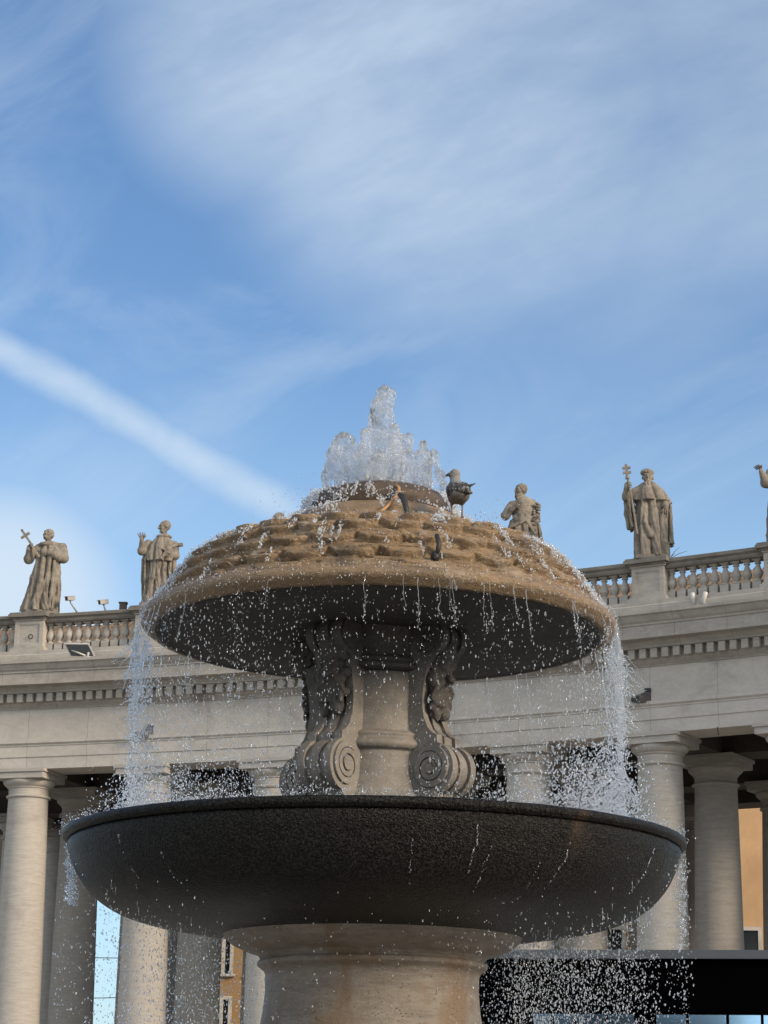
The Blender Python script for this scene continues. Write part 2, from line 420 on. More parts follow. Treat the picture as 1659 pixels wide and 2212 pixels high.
# ------------------------------------------------------------------ ground
def ground():
    m, t, b = mat('cobbles'); pos = t.n('NewGeometry').outputs['Position']
    v = t.voro(pos, 9); n = t.noise(pos, .3, 5)
    t.put(b.inputs['Base Color'], t.mix(t.ss(v, .1, .5), c4((.40, .37, .325)), c4((.31, .288, .255)))); b.inputs['Roughness'].default_value = .8
    s = 1500; k = 12; xs = np.linspace(-s, s, k)
    V = np.array([[x, y, 0] for y in xs for x in xs]); Fc = [[j*k+i, j*k+i+1, (j+1)*k+i+1, (j+1)*k+i] for j in range(k-1) for i in range(k-1)]
    tag(obj('ground', V, Fc, m, origin=(0, 0, 0)), 'grey cobbled square below the fountain and the colonnade', 'ground', kind='structure')
ground()

# ------------------------------------------------------------------ colonnade frame
RC = 100.0
def _fit_centre():
    pts = [(0,1665),(62,1662),(262,1653),(325,1649),(1142,1604.5),(1187,1601),(1344,1589),(1425,1582.5),(1470,1579),(1630,1566)]
    P = np.array([ray(*q)*13.0/ray(*q)[2] for q in pts])[:, :2]; c = np.array([-40., -10.])
    for _ in range(60):
        d = P-c; r = np.linalg.norm(d, axis=1); J = -d/r[:, None]; c = c-np.linalg.lstsq(J, r-RC, rcond=None)[0]
    return c
CC = _fit_centre()
def arc(a, d, z):
    """point of the colonnade: angle, offset towards the square, height"""
    a, d, z = np.broadcast_arrays(np.asarray(a, float), d, z); r = RC-d
    return np.stack([CC[0]+r*np.sin(a), CC[1]+r*np.cos(a), z], -1)
def arc_hit(x, y, d=0.):
    r = ray(x, y); lo = 40.; A = r[:2]@r[:2]; B = -2*r[:2]@CC; Cc = CC@CC-(RC-d)**2
    t = (-B+math.sqrt(B*B-4*A*Cc))/(2*A); p = r*t; p[2] += EYE; return p
def ang(p): return math.atan2(p[0]-CC[0], p[1]-CC[1])
_ca = [ang(arc_hit(x, y, -.78)) for x, y in ((61.6, 1719), (327, 1705), (1141.6, 1665), (1426, 1645))]
_k = np.polyfit([0, 1, 4, 5], _ca, 2); A0 = _k[2]; BAY = (_ca[3]-_ca[0])/5
def ca(i): return np.polyval(_k, i)
IDX = list(range(-1, 8))
ALO, AHI = ca(-1)-BAY*.6, ca(7)+BAY*.6
colo = empty('colonnade', arc(ca(2), -4, 0), 'long curved travertine colonnade of Doric columns with dentils and a balustrade, behind the fountain', 'building')
def sweep(name, prof, mt, lo=ALO, hi=AHI, n=90, closed=True, parent=None, smooth=False, sharp=None):
    p = np.asarray(prof, float); m = len(p); A = np.linspace(lo, hi, n)
    V = np.concatenate([arc(a, p[:, 0], p[:, 1]) for a in A])
    f = [[i*m+k, (i+1)*m+k, (i+1)*m+(k+1) % m, i*m+(k+1) % m] for i in range(n-1) for k in range(m if closed else m-1)]
    if closed: f += [list(range(m)), [(n-1)*m+k for k in range(m)][::-1]]
    return obj(name, V, f, mt, parent or colo, smooth, sharp=sharp)
# entablature bottom to top
sweep('architrave', [(-1.5,14.6),(0,14.6),(0,15.02),(.035,15.04),(.035,15.42),(.06,15.44),(.06,15.48),(.13,15.54),(.13,15.649),(-1.5,15.649)], M['frieze'])
sweep('frieze', [(-1.5,15.65),(.02,15.65),(.02,16.799),(-1.5,16.799)], M['frieze'])
sweep('cornice', [(-1.5,16.80),(.06,16.80),(.06,16.84),(.2,16.96),(.22,17.0),(.22,17.33),(.50,17.33),(.50,17.40),(.60,17.50),(.62,17.56),(.97,17.56),(.97,17.97),(1.01,17.98),(1.01,18.04),(1.08,18.10),(1.18,18.26),(1.25,18.30),(1.25,18.40),(.36,18.56),(-1.5,18.56)], M['cornice'])
sweep('parapet_step', [(-1.1,18.56),(.30,18.56),(.30,18.80),(.24,18.84),(.24,18.98),(-1.1,18.98)], M['travertine'])
dv = MB(); 
def dentil_mesh():
    b = MB(); b.box((-.115, -.2, 0), (.115, .02, .3)); return mesh('dentil', b.V(), b.f, False)
me = dentil_mesh(); me.materials.append(M['travertine'])
da = .40/(RC)
k0 = int((ca(-.35)-A0)/da); k1 = int((ca(6.2)-A0)/da)
ks = [k for k in range(k0, k1+1)]
def dentil_vis(k):
    c = arc(A0+k*da, .4, 17.15); x = c[0]/c[1]
    return x < -.086 or x > .105
vis = [k for k in ks if dentil_vis(k)][:100]
hid = MB()
for k in ks:
    a = A0+k*da; p = arc(a, .24, 17.02)
    if k in vis: inst('dentil', me, p, colo, -a)
    else: hid.box((-.115, -.2, 0), (.115, .02, .3), lambda v, a=a, p=p: v@np.array([[math.cos(-a), math.sin(-a), 0], [-math.sin(-a), math.cos(-a), 0], [0, 0, 1]])+p)
o = hid.build('dentil_row', M['travertine'], colo, False); o['kind'] = 'stuff'
# columns in four rings
H0, HC = 0.9, 14.6
def column_meshes():
    z0 = .75; pr = []
    for t in np.linspace(0, 1, 24): pr.append((.88-.15*t**1.7, z0+t*(13.60-H0-z0)))
    V, f = lathe(pr, 40); sh = mesh('column', V, f); sh.materials.append(M['column'])
    hz = 13.60-H0
    cp = [(.73,hz),(.80,hz+.01),(.82,hz+.05),(.80,hz+.09),(.735,hz+.11),(.735,hz+.34),(.78,hz+.36),(.78,hz+.40),(.83,hz+.43),(.93,hz+.52),(.955,hz+.60),(.93,hz+.66)]
    b = MB(); V, f = lathe(cp, 40); b.add(V, f.tolist())
    b.box((-.98,-.98,hz+.66),(.98,.98,hz+.88)); b.box((-1.04,-1.04,hz+.883),(1.04,1.04,hz+1.0))
    ch = mesh('capital', b.V(), b.f); ch.materials.append(M['column']); ch.set_sharp_from_angle(angle=R_(40))
    b = MB(); V, f = lathe([(.9,.76),(.92,.72),(.92,.66),(1.02,.62),(1.08,.5),(1.02,.38),(.98,.36)], 40); b.add(V, f.tolist()); b.box((-1.12,-1.12,0),(1.12,1.12,.36))
    bh = mesh('base', b.V(), b.f); bh.materials.append(M['column']); bh.set_sharp_from_angle(angle=R_(40))
    return sh, ch, bh
CM = column_meshes()
ROWD = [-.78, -5.5, -11.8, -16.5]
for r, d in enumerate(ROWD):
    for i in IDX:
        if r >= 2 and i > 6: continue
        p = arc(ca(i), d, H0); a = -ca(i)
        o = inst('column', CM[0], p, colo, a)
        for nm, me in (('capital', CM[1]), ('base', CM[2])):
            q = bpy.data.objects.new(nm, me); COL.objects.link(q); q.parent = o; WL[q.name] = p
sweep('stylobate', [(-18.2,0),(1.2,0),(1.2,.3),(.9,.3),(.9,.6),(.6,.6),(.6,.9),(-18.2,.9)], M['travertine'])
# inner beams, ceiling, rear wall of the roof space
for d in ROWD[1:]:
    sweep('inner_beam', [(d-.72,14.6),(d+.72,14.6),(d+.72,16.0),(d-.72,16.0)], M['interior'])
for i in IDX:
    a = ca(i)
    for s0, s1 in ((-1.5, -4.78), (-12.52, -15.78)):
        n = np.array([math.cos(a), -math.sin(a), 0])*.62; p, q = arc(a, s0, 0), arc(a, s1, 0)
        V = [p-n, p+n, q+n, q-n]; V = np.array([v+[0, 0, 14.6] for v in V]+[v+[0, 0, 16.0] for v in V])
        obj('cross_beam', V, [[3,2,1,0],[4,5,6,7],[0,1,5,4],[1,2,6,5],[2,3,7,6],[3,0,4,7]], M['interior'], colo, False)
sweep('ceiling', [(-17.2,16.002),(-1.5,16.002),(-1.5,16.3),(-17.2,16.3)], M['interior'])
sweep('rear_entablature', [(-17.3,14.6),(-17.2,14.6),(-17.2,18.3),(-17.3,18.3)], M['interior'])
# tiled roof behind the balustrade
def roof():
    na, nr = 1300, 44; A = np.linspace(ALO, AHI, na); dd = np.linspace(-1.6, -8.2, nr)
    aa, d2 = np.meshgrid(A, dd, indexing='ij'); arcx = (aa-ALO)*RC
    col = np.abs(((arcx/.34) % 1)-.5)*2; cov = np.sqrt(np.clip(1-(col/.62)**2, 0, 1))*.11
    st = ((-d2/.42) % 1)*.035
    z = 18.95+(-d2-1.6)*.435+cov*1.5-st*2.6+.02*fbm(np.stack([arcx/.34//1, d2/.42//1, 0*d2], -1)*3.1, 1)
    V = arc(aa, d2, z).reshape(-1, 3); i, k = np.meshgrid(np.arange(na-1), np.arange(nr-1), indexing='ij')
    f = np.stack([i*nr+k, i*nr+k+1, (i+1)*nr+k+1, (i+1)*nr+k], -1).reshape(-1, 4)[:, ::-1]
    obj('tiled_roof', V, f, M['tile'], colo, True, sharp=35)
roof()
# balustrade
RT = 20.42
bprof = [(.13,.36),(.15,.37),(.15,.41),(.085,.43),(.075,.45),(.10,.50),(.15,.58),(.155,.66),(.13,.76),(.088,.86),(.072,.93),(.075,.955),(.11,.97),(.11,1.0),(.085,1.01),(.085,1.03),(.12,1.05),(.13,1.07)]
def baluster_mesh():
    b = MB(); V, f = lathe(bprof, 16); b.add(V, f.tolist()); b.box((-.15,-.15,0),(.15,.15,.36)); b.box((-.15,-.15,1.07),(.15,.15,1.12))
    me = mesh('baluster', b.V(), b.f); me.materials.append(M['travertine']); me.set_sharp_from_angle(angle=R_(40)); return me
BM = baluster_mesh()
BD = -.42
hidb = MB(); nb = 0
rot = lambda a: np.array([[math.cos(a), math.sin(a), 0], [-math.sin(a), math.cos(a), 0], [0, 0, 1]])
for i in range(-1, 7):
    for k in range(10):
        a = ca(i)+BAY*(.145+.71*k/9); p = arc(a, BD, 18.98)
        inst('baluster', BM, p, colo, -a); nb += 1
sweep('handrail', [(-.72,20.10),(-.14,20.10),(-.10,20.16),(-.10,20.24),(-.02,20.30),(-.02,20.40),(-.06,RT),(-.76,RT),(-.76,20.3),(-.72,20.2)], M['rail'])
PBM = None
def pedestal_mesh():
    b = MB()
    b.box((-.70,-.52,0),(.70,.5,.14)); b.box((-.64,-.46,.14),(.64,.46,.2))
    hw = .58
    b.box((-hw,-.36,.2),(hw,.42,1.2))
    for x0, x1, z0, z1 in ((-hw,-.43,.2,1.2),(.43,hw,.2,1.2),(-.43,.43,.2,.33),(-.43,.43,1.07,1.2)): b.box((x0,-.40,z0),(x1,-.362,z1))
    for x0, x1, z0, z1 in ((-.43,-.40,.33,1.07),(.40,.43,.33,1.07),(-.40,.40,.33,.36),(-.40,.40,1.04,1.07)): b.box((x0,-.385,z0),(x1,-.3625,z1))
    b.box((-.63,-.46,1.2),(.63,.46,1.25))
    me = mesh('pedestal', b.V(), b.f, False); me.materials.append(M['travertine']); 
    b = MB(); b.box((-.68,-.52,1.25),(.68,.52,1.32)); b.box((-.78,-.62,1.32),(.78,.62,1.44)); b.box((-.74,-.58,1.44),(.74,.58,1.50))
    m2 = mesh('cap_slab', b.V(), b.f, False); m2.materials.append(M['rail']); return me, m2
PM, PM2 = pedestal_mesh()
for i in range(-1, 8):
    p = arc(ca(i), -.40, 18.98); o = inst('pedestal', PM, p, colo, -ca(i))
    q = bpy.data.objects.new('cap_slab', PM2); COL.objects.link(q); q.parent = o; WL[q.name] = p
# iron ring on a pedestal, hooks under the architrave, stone spouts on the frieze
p = arc_hit(66, 1375, 0.02); u = np.array([math.cos(ca(0)), -math.sin(ca(0)), 0])
t = np.linspace(0, 2*np.pi, 17)
b = MB(); b.tube([p+.085*(np.cos(x)*u+np.sin(x)*np.array([0, 0, 1])) for x in t], .017, 6); b.build('iron_ring', M['iron'], colo)
for x, y in ((334, 1645), (1550, 1572)):
    p = arc_hit(x, y, .06); b = MB(); b.tube([p+[0, 0, .02], p+[0, -.03, -.1], p+[.02, -.05, -.2], p+[.01, 0, -.22]], .02, 6); b.build('iron_hook', M['iron'], colo)
def spout(x, y):
    p = arc_hit(x, y, .02); a = ang(p)
    fr = lambda v: (np.asarray(v, float)*.55)@rot(-a)+p
    V = fr([(-.62,-.55,-.36),(-.10,-.55,-.36),(-.62,-.55,-.06),(-.10,-.55,-.06),(-.12,.02,-.36),(.46,.02,-.36),(.0,.02,.30),(.46,.02,.30)])
    o = obj('frieze_spout', V, [[0,1,3,2],[1,5,7,3],[0,2,6,4],[2,3,7,6],[0,4,5,1],[4,6,7,5]], M['stem'], colo, False)
    b = MB(); b.box((-.58,-.60,-.38),(-.14,-.552,-.04), fr); b.build('spout_mouth', M['black'], o, False)
    b = MB(); b.box((.06,-.10,.302),(.44,.02,.52), fr); b.build('drain_hole', M['black'], o, False)
    return o
spout(318, 1583); spout(1392, 1506)

# ------------------------------------------------------------------ statues
def finger_hand(b, wrist, d, nrm, size=.2, curl=.5, spread=.25, thumb=1):
    """five bent fingers as tapered tubes starting from the palm"""
    d, nrm = unit(d), unit(nrm); s = unit(np.cross(d, nrm)); wrist = np.asarray(wrist, float)
    for k in range(4):
        off = (k-1.5)*.27; L = size*(.5, .56, .52, .42)[k]; base = wrist+d*size*.5+s*off*size*.8; dd = unit(d+s*off*spread*2)
        pts = [base-d*size*.15, base]; cur = dd
        for j in range(3):
            cur = unit(cur*math.cos(curl*.6)+nrm*math.sin(curl*.6)); pts.append(pts[-1]+cur*L*(.42, .34, .26)[j])
        b.tube(pts, [size*.095, size*.095, size*.085, size*.075, size*.055], 7)
    tb = wrist+d*size*.22+s*thumb*size*.3
    b.tube([tb-d*size*.1, tb, tb+unit(d*.6+s*thumb*.9)*size*.28, tb+unit(d*.8+s*thumb*.75+nrm*.4)*size*.5], [size*.11, size*.11, size*.095, size*.065], 7)
def head(p, c, yaw=0., tilt=0., s=1.0, beard=0., hair=1., nod=0.):
    """head with face; yaw 0 looks at the viewer (-y), positive looks to picture left"""
    cy, sy = math.cos(yaw), math.sin(yaw); q = (p-np.asarray(c, float))/s
    ct, st_ = math.cos(tilt), math.sin(tilt)
    q = np.stack([q[..., 0]*ct+q[..., 2]*st_, q[..., 1], -q[..., 0]*st_+q[..., 2]*ct], -1)
    q = np.stack([q[..., 0]*cy-q[..., 1]*sy, q[..., 0]*sy+q[..., 1]*cy, q[..., 2]], -1)
    cn, sn = math.cos(nod), math.sin(nod)
    q = np.stack([q[..., 0], q[..., 1]*cn-q[..., 2]*sn, q[..., 1]*sn+q[..., 2]*cn], -1)
    d = ell(q, (0, .02, .05), (.165, .2, .19)); d = smin(d, ell(q, (0, -.05, -.1), (.12, .13, .14)), .06)
    d = smin(d, caps(q, (0, -.17, .05), (0, -.225, -.03), .022, .038), .02)
    d = smin(d, caps(q, (-.09, -.155, .075), (.09, -.155, .075), .028, .028), .02)
    for sx in (-1, 1):
        d = ssub(d, ell(q, (sx*.065, -.185, .03), (.038, .04, .026)), .015); d = smin(d, ell(q, (sx*.063, -.15, .03), (.028, .025, .02)), .01)
        d = smin(d, ell(q, (sx*.17, .03, .01), (.03, .05, .065)), .015)
        d = smin(d, ell(q, (sx*.09, -.12, -.04), (.05, .05, .04)), .03)
    d = ssub(d, caps(q, (-.05, -.19, -.095), (.05, -.19, -.095), .011, .011), .01)
    d = smin(d, ell(q, (0, -.155, -.165), (.055, .05, .04)), .02)
    if hair:
        nz = .018*np.sin(q[..., 0]*60)*np.sin(q[..., 2]*50+q[..., 1]*40)
        hh = np.maximum(ell(q, (0, .05, .08), (.19*hair, .2*hair, .19*hair))+nz, -(q[..., 1]*.9+q[..., 2]*.9-.0))
        d = smin(d, hh, .015)
    if beard:
        nz = .02*np.sin(q[..., 0]*55+3*np.sin(q[..., 2]*18))
        bb = ell(q, (0, -.13, -.17-.12*beard), (.11, .085, .1+.16*beard))+nz; d = smin(d, bb, .02)
        d = smin(d, caps(q, (-.08, -.165, -.075), (.08, -.165, -.075), .025, .025), .015)
    return d*s
def rough(p, s=0, a=.022): return a*fbm(p*6., 3, s)
TO_VIEW = 0.0
def statue_base(i, name, label, dx=0., dz=0.):
    p = arc(ca(i), -.40, 20.48)
    o = empty(name, p, label, 'statue', 'saint statues along the balustrade')
    return o, p
def plinth(o, p, i, w2=.58, d2=.46, h=.13):
    b = MB(); k = 28; t = np.linspace(0, 2*np.pi, k, endpoint=False)
    rr = 1+.08*fbm(np.stack([np.cos(t)*2, np.sin(t)*2, 0*t+i], -1), 3)
    sq = lambda t, e: np.sign(np.cos(t))*np.abs(np.cos(t))**e
    X = np.sign(np.cos(t))*np.abs(np.cos(t))**.5*w2*rr; Yv = np.sign(np.sin(t))*np.abs(np.sin(t))**.5*d2*rr
    V = np.concatenate([np.stack([X, Yv, 0*t], -1), np.stack([X*.97, Yv*.97, 0*t+h], -1)])
    f = [[j, (j+1) % k, k+(j+1) % k, k+j] for j in range(k)]+[list(range(k, 2*k))]
    obj('plinth', V+p, f, M['rail'], o, False)
def cross_mesh(b, a, c, L0, arm_at, arm, wdt, nrm=(0, -1, 0)):
    """latin cross of square bars from a towards c"""
    a, c = np.asarray(a, float), np.asarray(c, float); d = unit(c-a); n = unit(np.asarray(nrm)-d*(np.asarray(nrm)@d)); s = np.cross(d, n)
    fr = lambda o: (lambda v: o+v[:, 0:1]*s+v[:, 1:2]*n+v[:, 2:3]*d)
    L = np.linalg.norm(c-a)
    b.box((-wdt,-wdt,0),(wdt,wdt,L), fr(a))
    for q in (arm_at if isinstance(arm_at, (list, tuple)) else [arm_at]):
        for sg in (-1, 1): b.box((min(sg*wdt*1.002, sg*arm), -wdt*.96, L*q-wdt), (max(sg*wdt*1.002, sg*arm), wdt*.96, L*q+wdt), fr(a))

def build_statue(o, fn, lo, hi, p, h=.03, extra=None, name='figure'):
    V, f = sdf_mesh(lambda g: fn(g)+rough(g), lo, hi, h)
    b = MB(); b.add(V, f.tolist()); b.add(extra.V(), extra.f)
    obj(name, b.V()+p, b.f, M['statue'], o)

PX = .00475
def statue_monk_cross():
    o, p = statue_base(0, 'statue', 'monk statue gripping a slanted cross in his raised hand, leftmost of the row')
    p = p+np.array([.22, 0, 0]); plinth(o, p, 0, .66)
    L = lambda x, y, d=0.: np.array([(x-375)*PX, d, (1030-y)*PX+.1])
    prof = [(.1,-.07,0,.56,.40),(.35,-.05,0,.52,.40),(.8,.02,0,.48,.38),(1.3,.10,0,.46,.36),(1.75,.13,0,.42,.34),(2.1,.17,0,.40,.33),(2.45,.22,0,.46,.32),(2.62,.22,0,.30,.24),(2.72,.2,0,.16,.16)]
    def fn(g):
        d = robe(g, prof, 10, .06, .5, .6)
        d = smin(d, robe(g, [(.1,.42,-.05,.18,.25),(1.0,.5,-.05,.15,.22),(1.9,.48,0,.13,.2),(2.15,.45,0,.06,.1)], 7, .05, .3), .05)
        d = smin(d, chain(g, [L(330,505), L(262,590,-.1), L(268,515,-.3)], [.17,.17,.1], .05), .05)
        d = smin(d, ell(g, L(262,600,-.08), (.2,.16,.2)), .06)
        d = smin(d, chain(g, [L(520,495), L(535,590,-.1), L(470,575,-.35), L(425,565,-.42)], [.18,.19,.15,.09], .05), .05)
        d = smin(d, ell(g, L(500,590,-.25), (.2,.17,.17)), .06); d = smin(d, caps(g, L(440,480), L(518,505), .16, .15), .08)
        d = smin(d, ell(g, L(400,478,-.02), (.34,.3,.13)), .05)
        d = smin(d, caps(g, L(408,450), L(405,420), .11, .11), .03)
        d = smin(d, chain(g, [L(300,1000,-.2), L(360,930,-.36), L(420,750,-.38), L(440,600,-.36)], [.13,.09,.06,.05], .05), .06)
        d = smin(d, chain(g, [L(380,590,-.33), L(375,800,-.4), L(330,960,-.42)], [.06,.07,.07], .05), .04)
        d = smin(d, chain(g, [L(470,630,-.34), L(468,800,-.38), L(450,1000,-.36)], [.06,.07,.07], .05), .04)
        d = smin(d, ell(g, L(500,800,-.1), (.13,.2,.2)), .06)
        d = smin(d, ell(g, L(300,760,-.05), (.12,.2,.22)), .06)
        return np.minimum(smin(d, ell(g, L(265,530,-.32), (.1,.08,.1)), .03), head(g, L(403,402,-.1), .35, -.12, 1.05, 0, .95, .25))
    e = MB(); finger_hand(e, L(268,525,-.30), (.12, -.25, 1), (1, -.4, 0), .24, 1.2, .1)
    finger_hand(e, L(440,570,-.42), (-1, -.15, .25), (0, -1, -.3), .22, .5, .2)
    build_statue(o, fn, (-.95,-.75,.05), (1.05,.6,3.4), p, .023, e)
    b = MB(); cross_mesh(b, p+L(356,598,-.42), p+L(200,378,-.42), 1, .79, .19, .042, (0, -1, 0)); b.build('cross', M['statue'], o, False)
statue_monk_cross()

def statue_raised_hand():
    o, p = statue_base(1, 'statue', 'tonsured friar statue raising an open hand, between the leftmost statue and the fountain')
    plinth(o, p, 1, .58)
    L = lambda x, y, d=0.: np.array([(x-1306)*PX, d, (985-y)*PX+.1])
    prof = [(.1,0,0,.40,.36),(.5,.02,0,.38,.36),(1.0,.04,0,.38,.34),(1.5,.08,0,.37,.33),(1.9,.11,0,.38,.32),(2.2,.15,0,.42,.32),(2.45,.18,0,.42,.3),(2.62,.2,0,.27,.22),(2.7,.2,0,.15,.15)]
    def fn(g):
        d = robe(g, prof, 9, .05, .6, 2.)
        cape = robe(g, [(1.72,.13,-.02,.47,.42),(2.0,.14,-.02,.47,.40),(2.35,.17,0,.45,.35),(2.6,.19,0,.3,.26),(2.7,.2,0,.2,.2)], 7, .04, .3, 1)
        d = np.minimum(d, cape)
        d = smin(d, robe(g, [(.1,-.3,.1,.1,.22),(1.0,-.38,.1,.12,.25),(1.8,-.4,.05,.14,.22),(2.1,-.3,0,.14,.2)], 6, .04, .3), .04)
        d = smin(d, robe(g, [(1.0,.62,.05,.13,.2),(1.4,.56,.05,.12,.2),(1.9,.55,.05,.14,.2)], 5, .05, .3), .05)
        d = smin(d, chain(g, [L(1235,490), L(1188,560,-.15), L(1190,480,-.3)], [.15,.15,.085], .05), .05)
        d = smin(d, ell(g, L(1195,555,-.14), (.17,.16,.17)), .05)
        d = smin(d, chain(g, [L(1438,500), L(1450,590,-.1), L(1395,595,-.4)], [.16,.16,.1], .05), .05)
        d = smin(d, ell(g, L(1356,436,-.02), (.3,.27,.1)), .03)
        d = smin(d, caps(g, L(1356,425), L(1357,395), .105, .1), .03)
        d = smin(d, chain(g, [L(1300,630,-.3), L(1290,780,-.36), L(1250,950,-.3)], [.06,.06,.07], .05), .05)
        d = smin(d, ell(g, L(1188,468,-.32), (.075,.05,.1)), .03)
        d = smin(d, ell(g, L(1400,560,-.42), (.15,.12,.15)), .05)
        return np.minimum(d, head(g, L(1355,362,-.06), 1.15, 0, 1.0, 0, 1.0, -.1))
    e = MB(); finger_hand(e, L(1190,478,-.32), (-.12, -.05, 1), (-.2, -1, 0), .27, .25, .45, 1)
    finger_hand(e, L(1410,590,-.42), (-1, -.2, -.2), (0, -1, 0), .22, .8, .2)
    build_statue(o, fn, (-.95,-.8,.05), (1.1,.6,3.45), p, .023, e)
    b = MB(); cross_mesh(b, p+L(1350,640,-.5), p+L(1408,545,-.46), 1, .72, .17, .05); b.tube([p+L(1408,545,-.46), p+L(1450,512,-.2), p+L(1500,498,-.05)], [.06,.065,.075], 8); b.build('cross', M['statue'], o, False)
statue_raised_hand()

def statue_generic(i, label, raise_left=False):
    o, p = statue_base(i, 'statue', label); plinth(o, p, i)
    prof = [(.1,0,0,.46,.38),(.6,.0,0,.44,.36),(1.2,-.02,0,.42,.34),(1.7,-.02,0,.38,.32),(2.1,0,0,.42,.32),(2.45,0,0,.46,.3),(2.62,0,0,.28,.22),(2.7,0,0,.14,.14)]
    e = MB()
    def fn(g):
        d = robe(g, prof, 9, .055, .5, i*1.3)
        d = smin(d, robe(g, [(.5,.4,.05,.16,.25),(1.5,.45,.05,.14,.22),(2.3,.42,.05,.15,.2)], 6, .04, .4), .05)
        if raise_left:
            d = smin(d, chain(g, [(-.35,0,2.4), (-.56,-.1,2.02), (-.72,-.2,2.34)], [.17,.15,.09], .05), .05)
            d = smin(d, ell(g, (-.58,-.1,2.02), (.18,.15,.17)), .05); d = smin(d, ell(g, (-.75,-.21,2.42), (.06,.08,.09)), .03)
        else: d = smin(d, chain(g, [(-.4,0,2.4), (-.52,-.1,1.9), (-.2,-.36,2.0)], [.16,.15,.09], .05), .05)
        d = smin(d, chain(g, [(.4,0,2.4), (.52,-.1,1.9), (.2,-.36,1.8)], [.16,.15,.09], .05), .05)
        d = smin(d, caps(g, (0,0,2.6), (0,-.02,2.8), .11, .1), .03)
        d = smin(d, chain(g, [(-.3,-.3,.3), (0,-.38,1.2), (.3,-.3,1.9)], [.07,.06,.05], .05), .05)
        return np.minimum(d, head(g, (0,-.06,2.95), .9, 0, 1.05, .3 if i == 3 else 0, 1.0))
    if raise_left: finger_hand(e, (-.75,-.21,2.40), (-.6,-.1,.8), (-.5,-.8,-.5), .25, .8, .08)
    else: finger_hand(e, (-.22,-.36,2.0), (1,-.1,.3), (0,-1,0), .22, .5, .2)
    finger_hand(e, (.22,-.36,1.8), (-1,-.1,.1), (0,-1,0), .22, .6, .2)
    build_statue(o, fn, (-1.15,-.75,.05), (.85,.6,3.4), p, .035, e)
statue_generic(2, 'saint statue whose head alone peeks over the left shoulder of the dome')
statue_generic(6, 'saint statue lifting a hand, cut off by the right edge of the picture', True)

def statue_bearded():
    o, p = statue_base(4, 'statue', 'bare-chested bearded statue holding one hand to his chest, just right of the gull')
    q = .00525
    plinth(o, p, 4, .55)
    hz = 3.02
    L = lambda x, y, d=0.: np.array([(x-985)*q, d, hz+(75-y)*q-.05])
    prof = [(.1,.06,0,.48,.38),(.5,.05,0,.46,.36),(1.0,.0,0,.43,.35),(1.35,-.03,0,.46,.36),(1.7,-.02,0,.48,.36),(1.95,0,0,.44,.32)]
    def fn(g):
        d = robe(g, prof, 10, .055, .8, 1.)
        d = smin(d, chain(g, [L(985,300), L(985,230), L(985,165,.0)], [.36,.37,.33], .1), .06)
        d = smin(d, caps(g, L(915,160), L(1045,150), .15, .15), .1)
        for k in range(5): d = smin(d, chain(g, [L(888+k*7,332-k*19,-.30), L(960,306-k*16,-.45), L(1055,250+k*30,-.32)], [.042,.036,.042], .02), .012)
        d = smin(d, chain(g, [L(905,165), L(862,240,-.08), L(900,205,-.32), L(935,185,-.4)], [.15,.15,.09,.07], .04), .05)
        d = smin(d, ell(g, L(868,235,-.08), (.15,.15,.16)), .05)
        d = smin(d, chain(g, [L(1045,155), L(1062,240,-.05), L(1060,290,-.3)], [.14,.14,.1], .05), .05)
        d = smin(d, robe(g, [(.5,.66,.0,.16,.2),(1.1,.5,.0,.16,.22),(1.8,.42,0,.12,.2)], 5, .05, .3), .05)
        d = smin(d, caps(g, L(980,145), L(972,95), .105, .095), .03)
        for k in range(22): d = smin(d, ell(g, L(1066+19*math.sin(k*2.1),165+6.2*k,-.25-.07*math.cos(k*1.7)), (.06,.06,.045)), .006)
        return np.minimum(smin(d, ell(g, L(940,185,-.41), (.1,.05,.06)), .03), head(g, L(962,68,-.05), 1.05, 0, 1.0, .12, 1.05, -.05))
    e = MB(); finger_hand(e, L(930,187,-.41), (1, -.1, .15), (0, -1, 0), .24, .3, .25)
    finger_hand(e, L(1060,285,-.3), (.1, -.6, .6), (0, -.6, .8), .22, 1., .2)
    build_statue(o, fn, (-.95,-.75,.05), (.95,.6,3.45), p, .023, e)
statue_bearded()

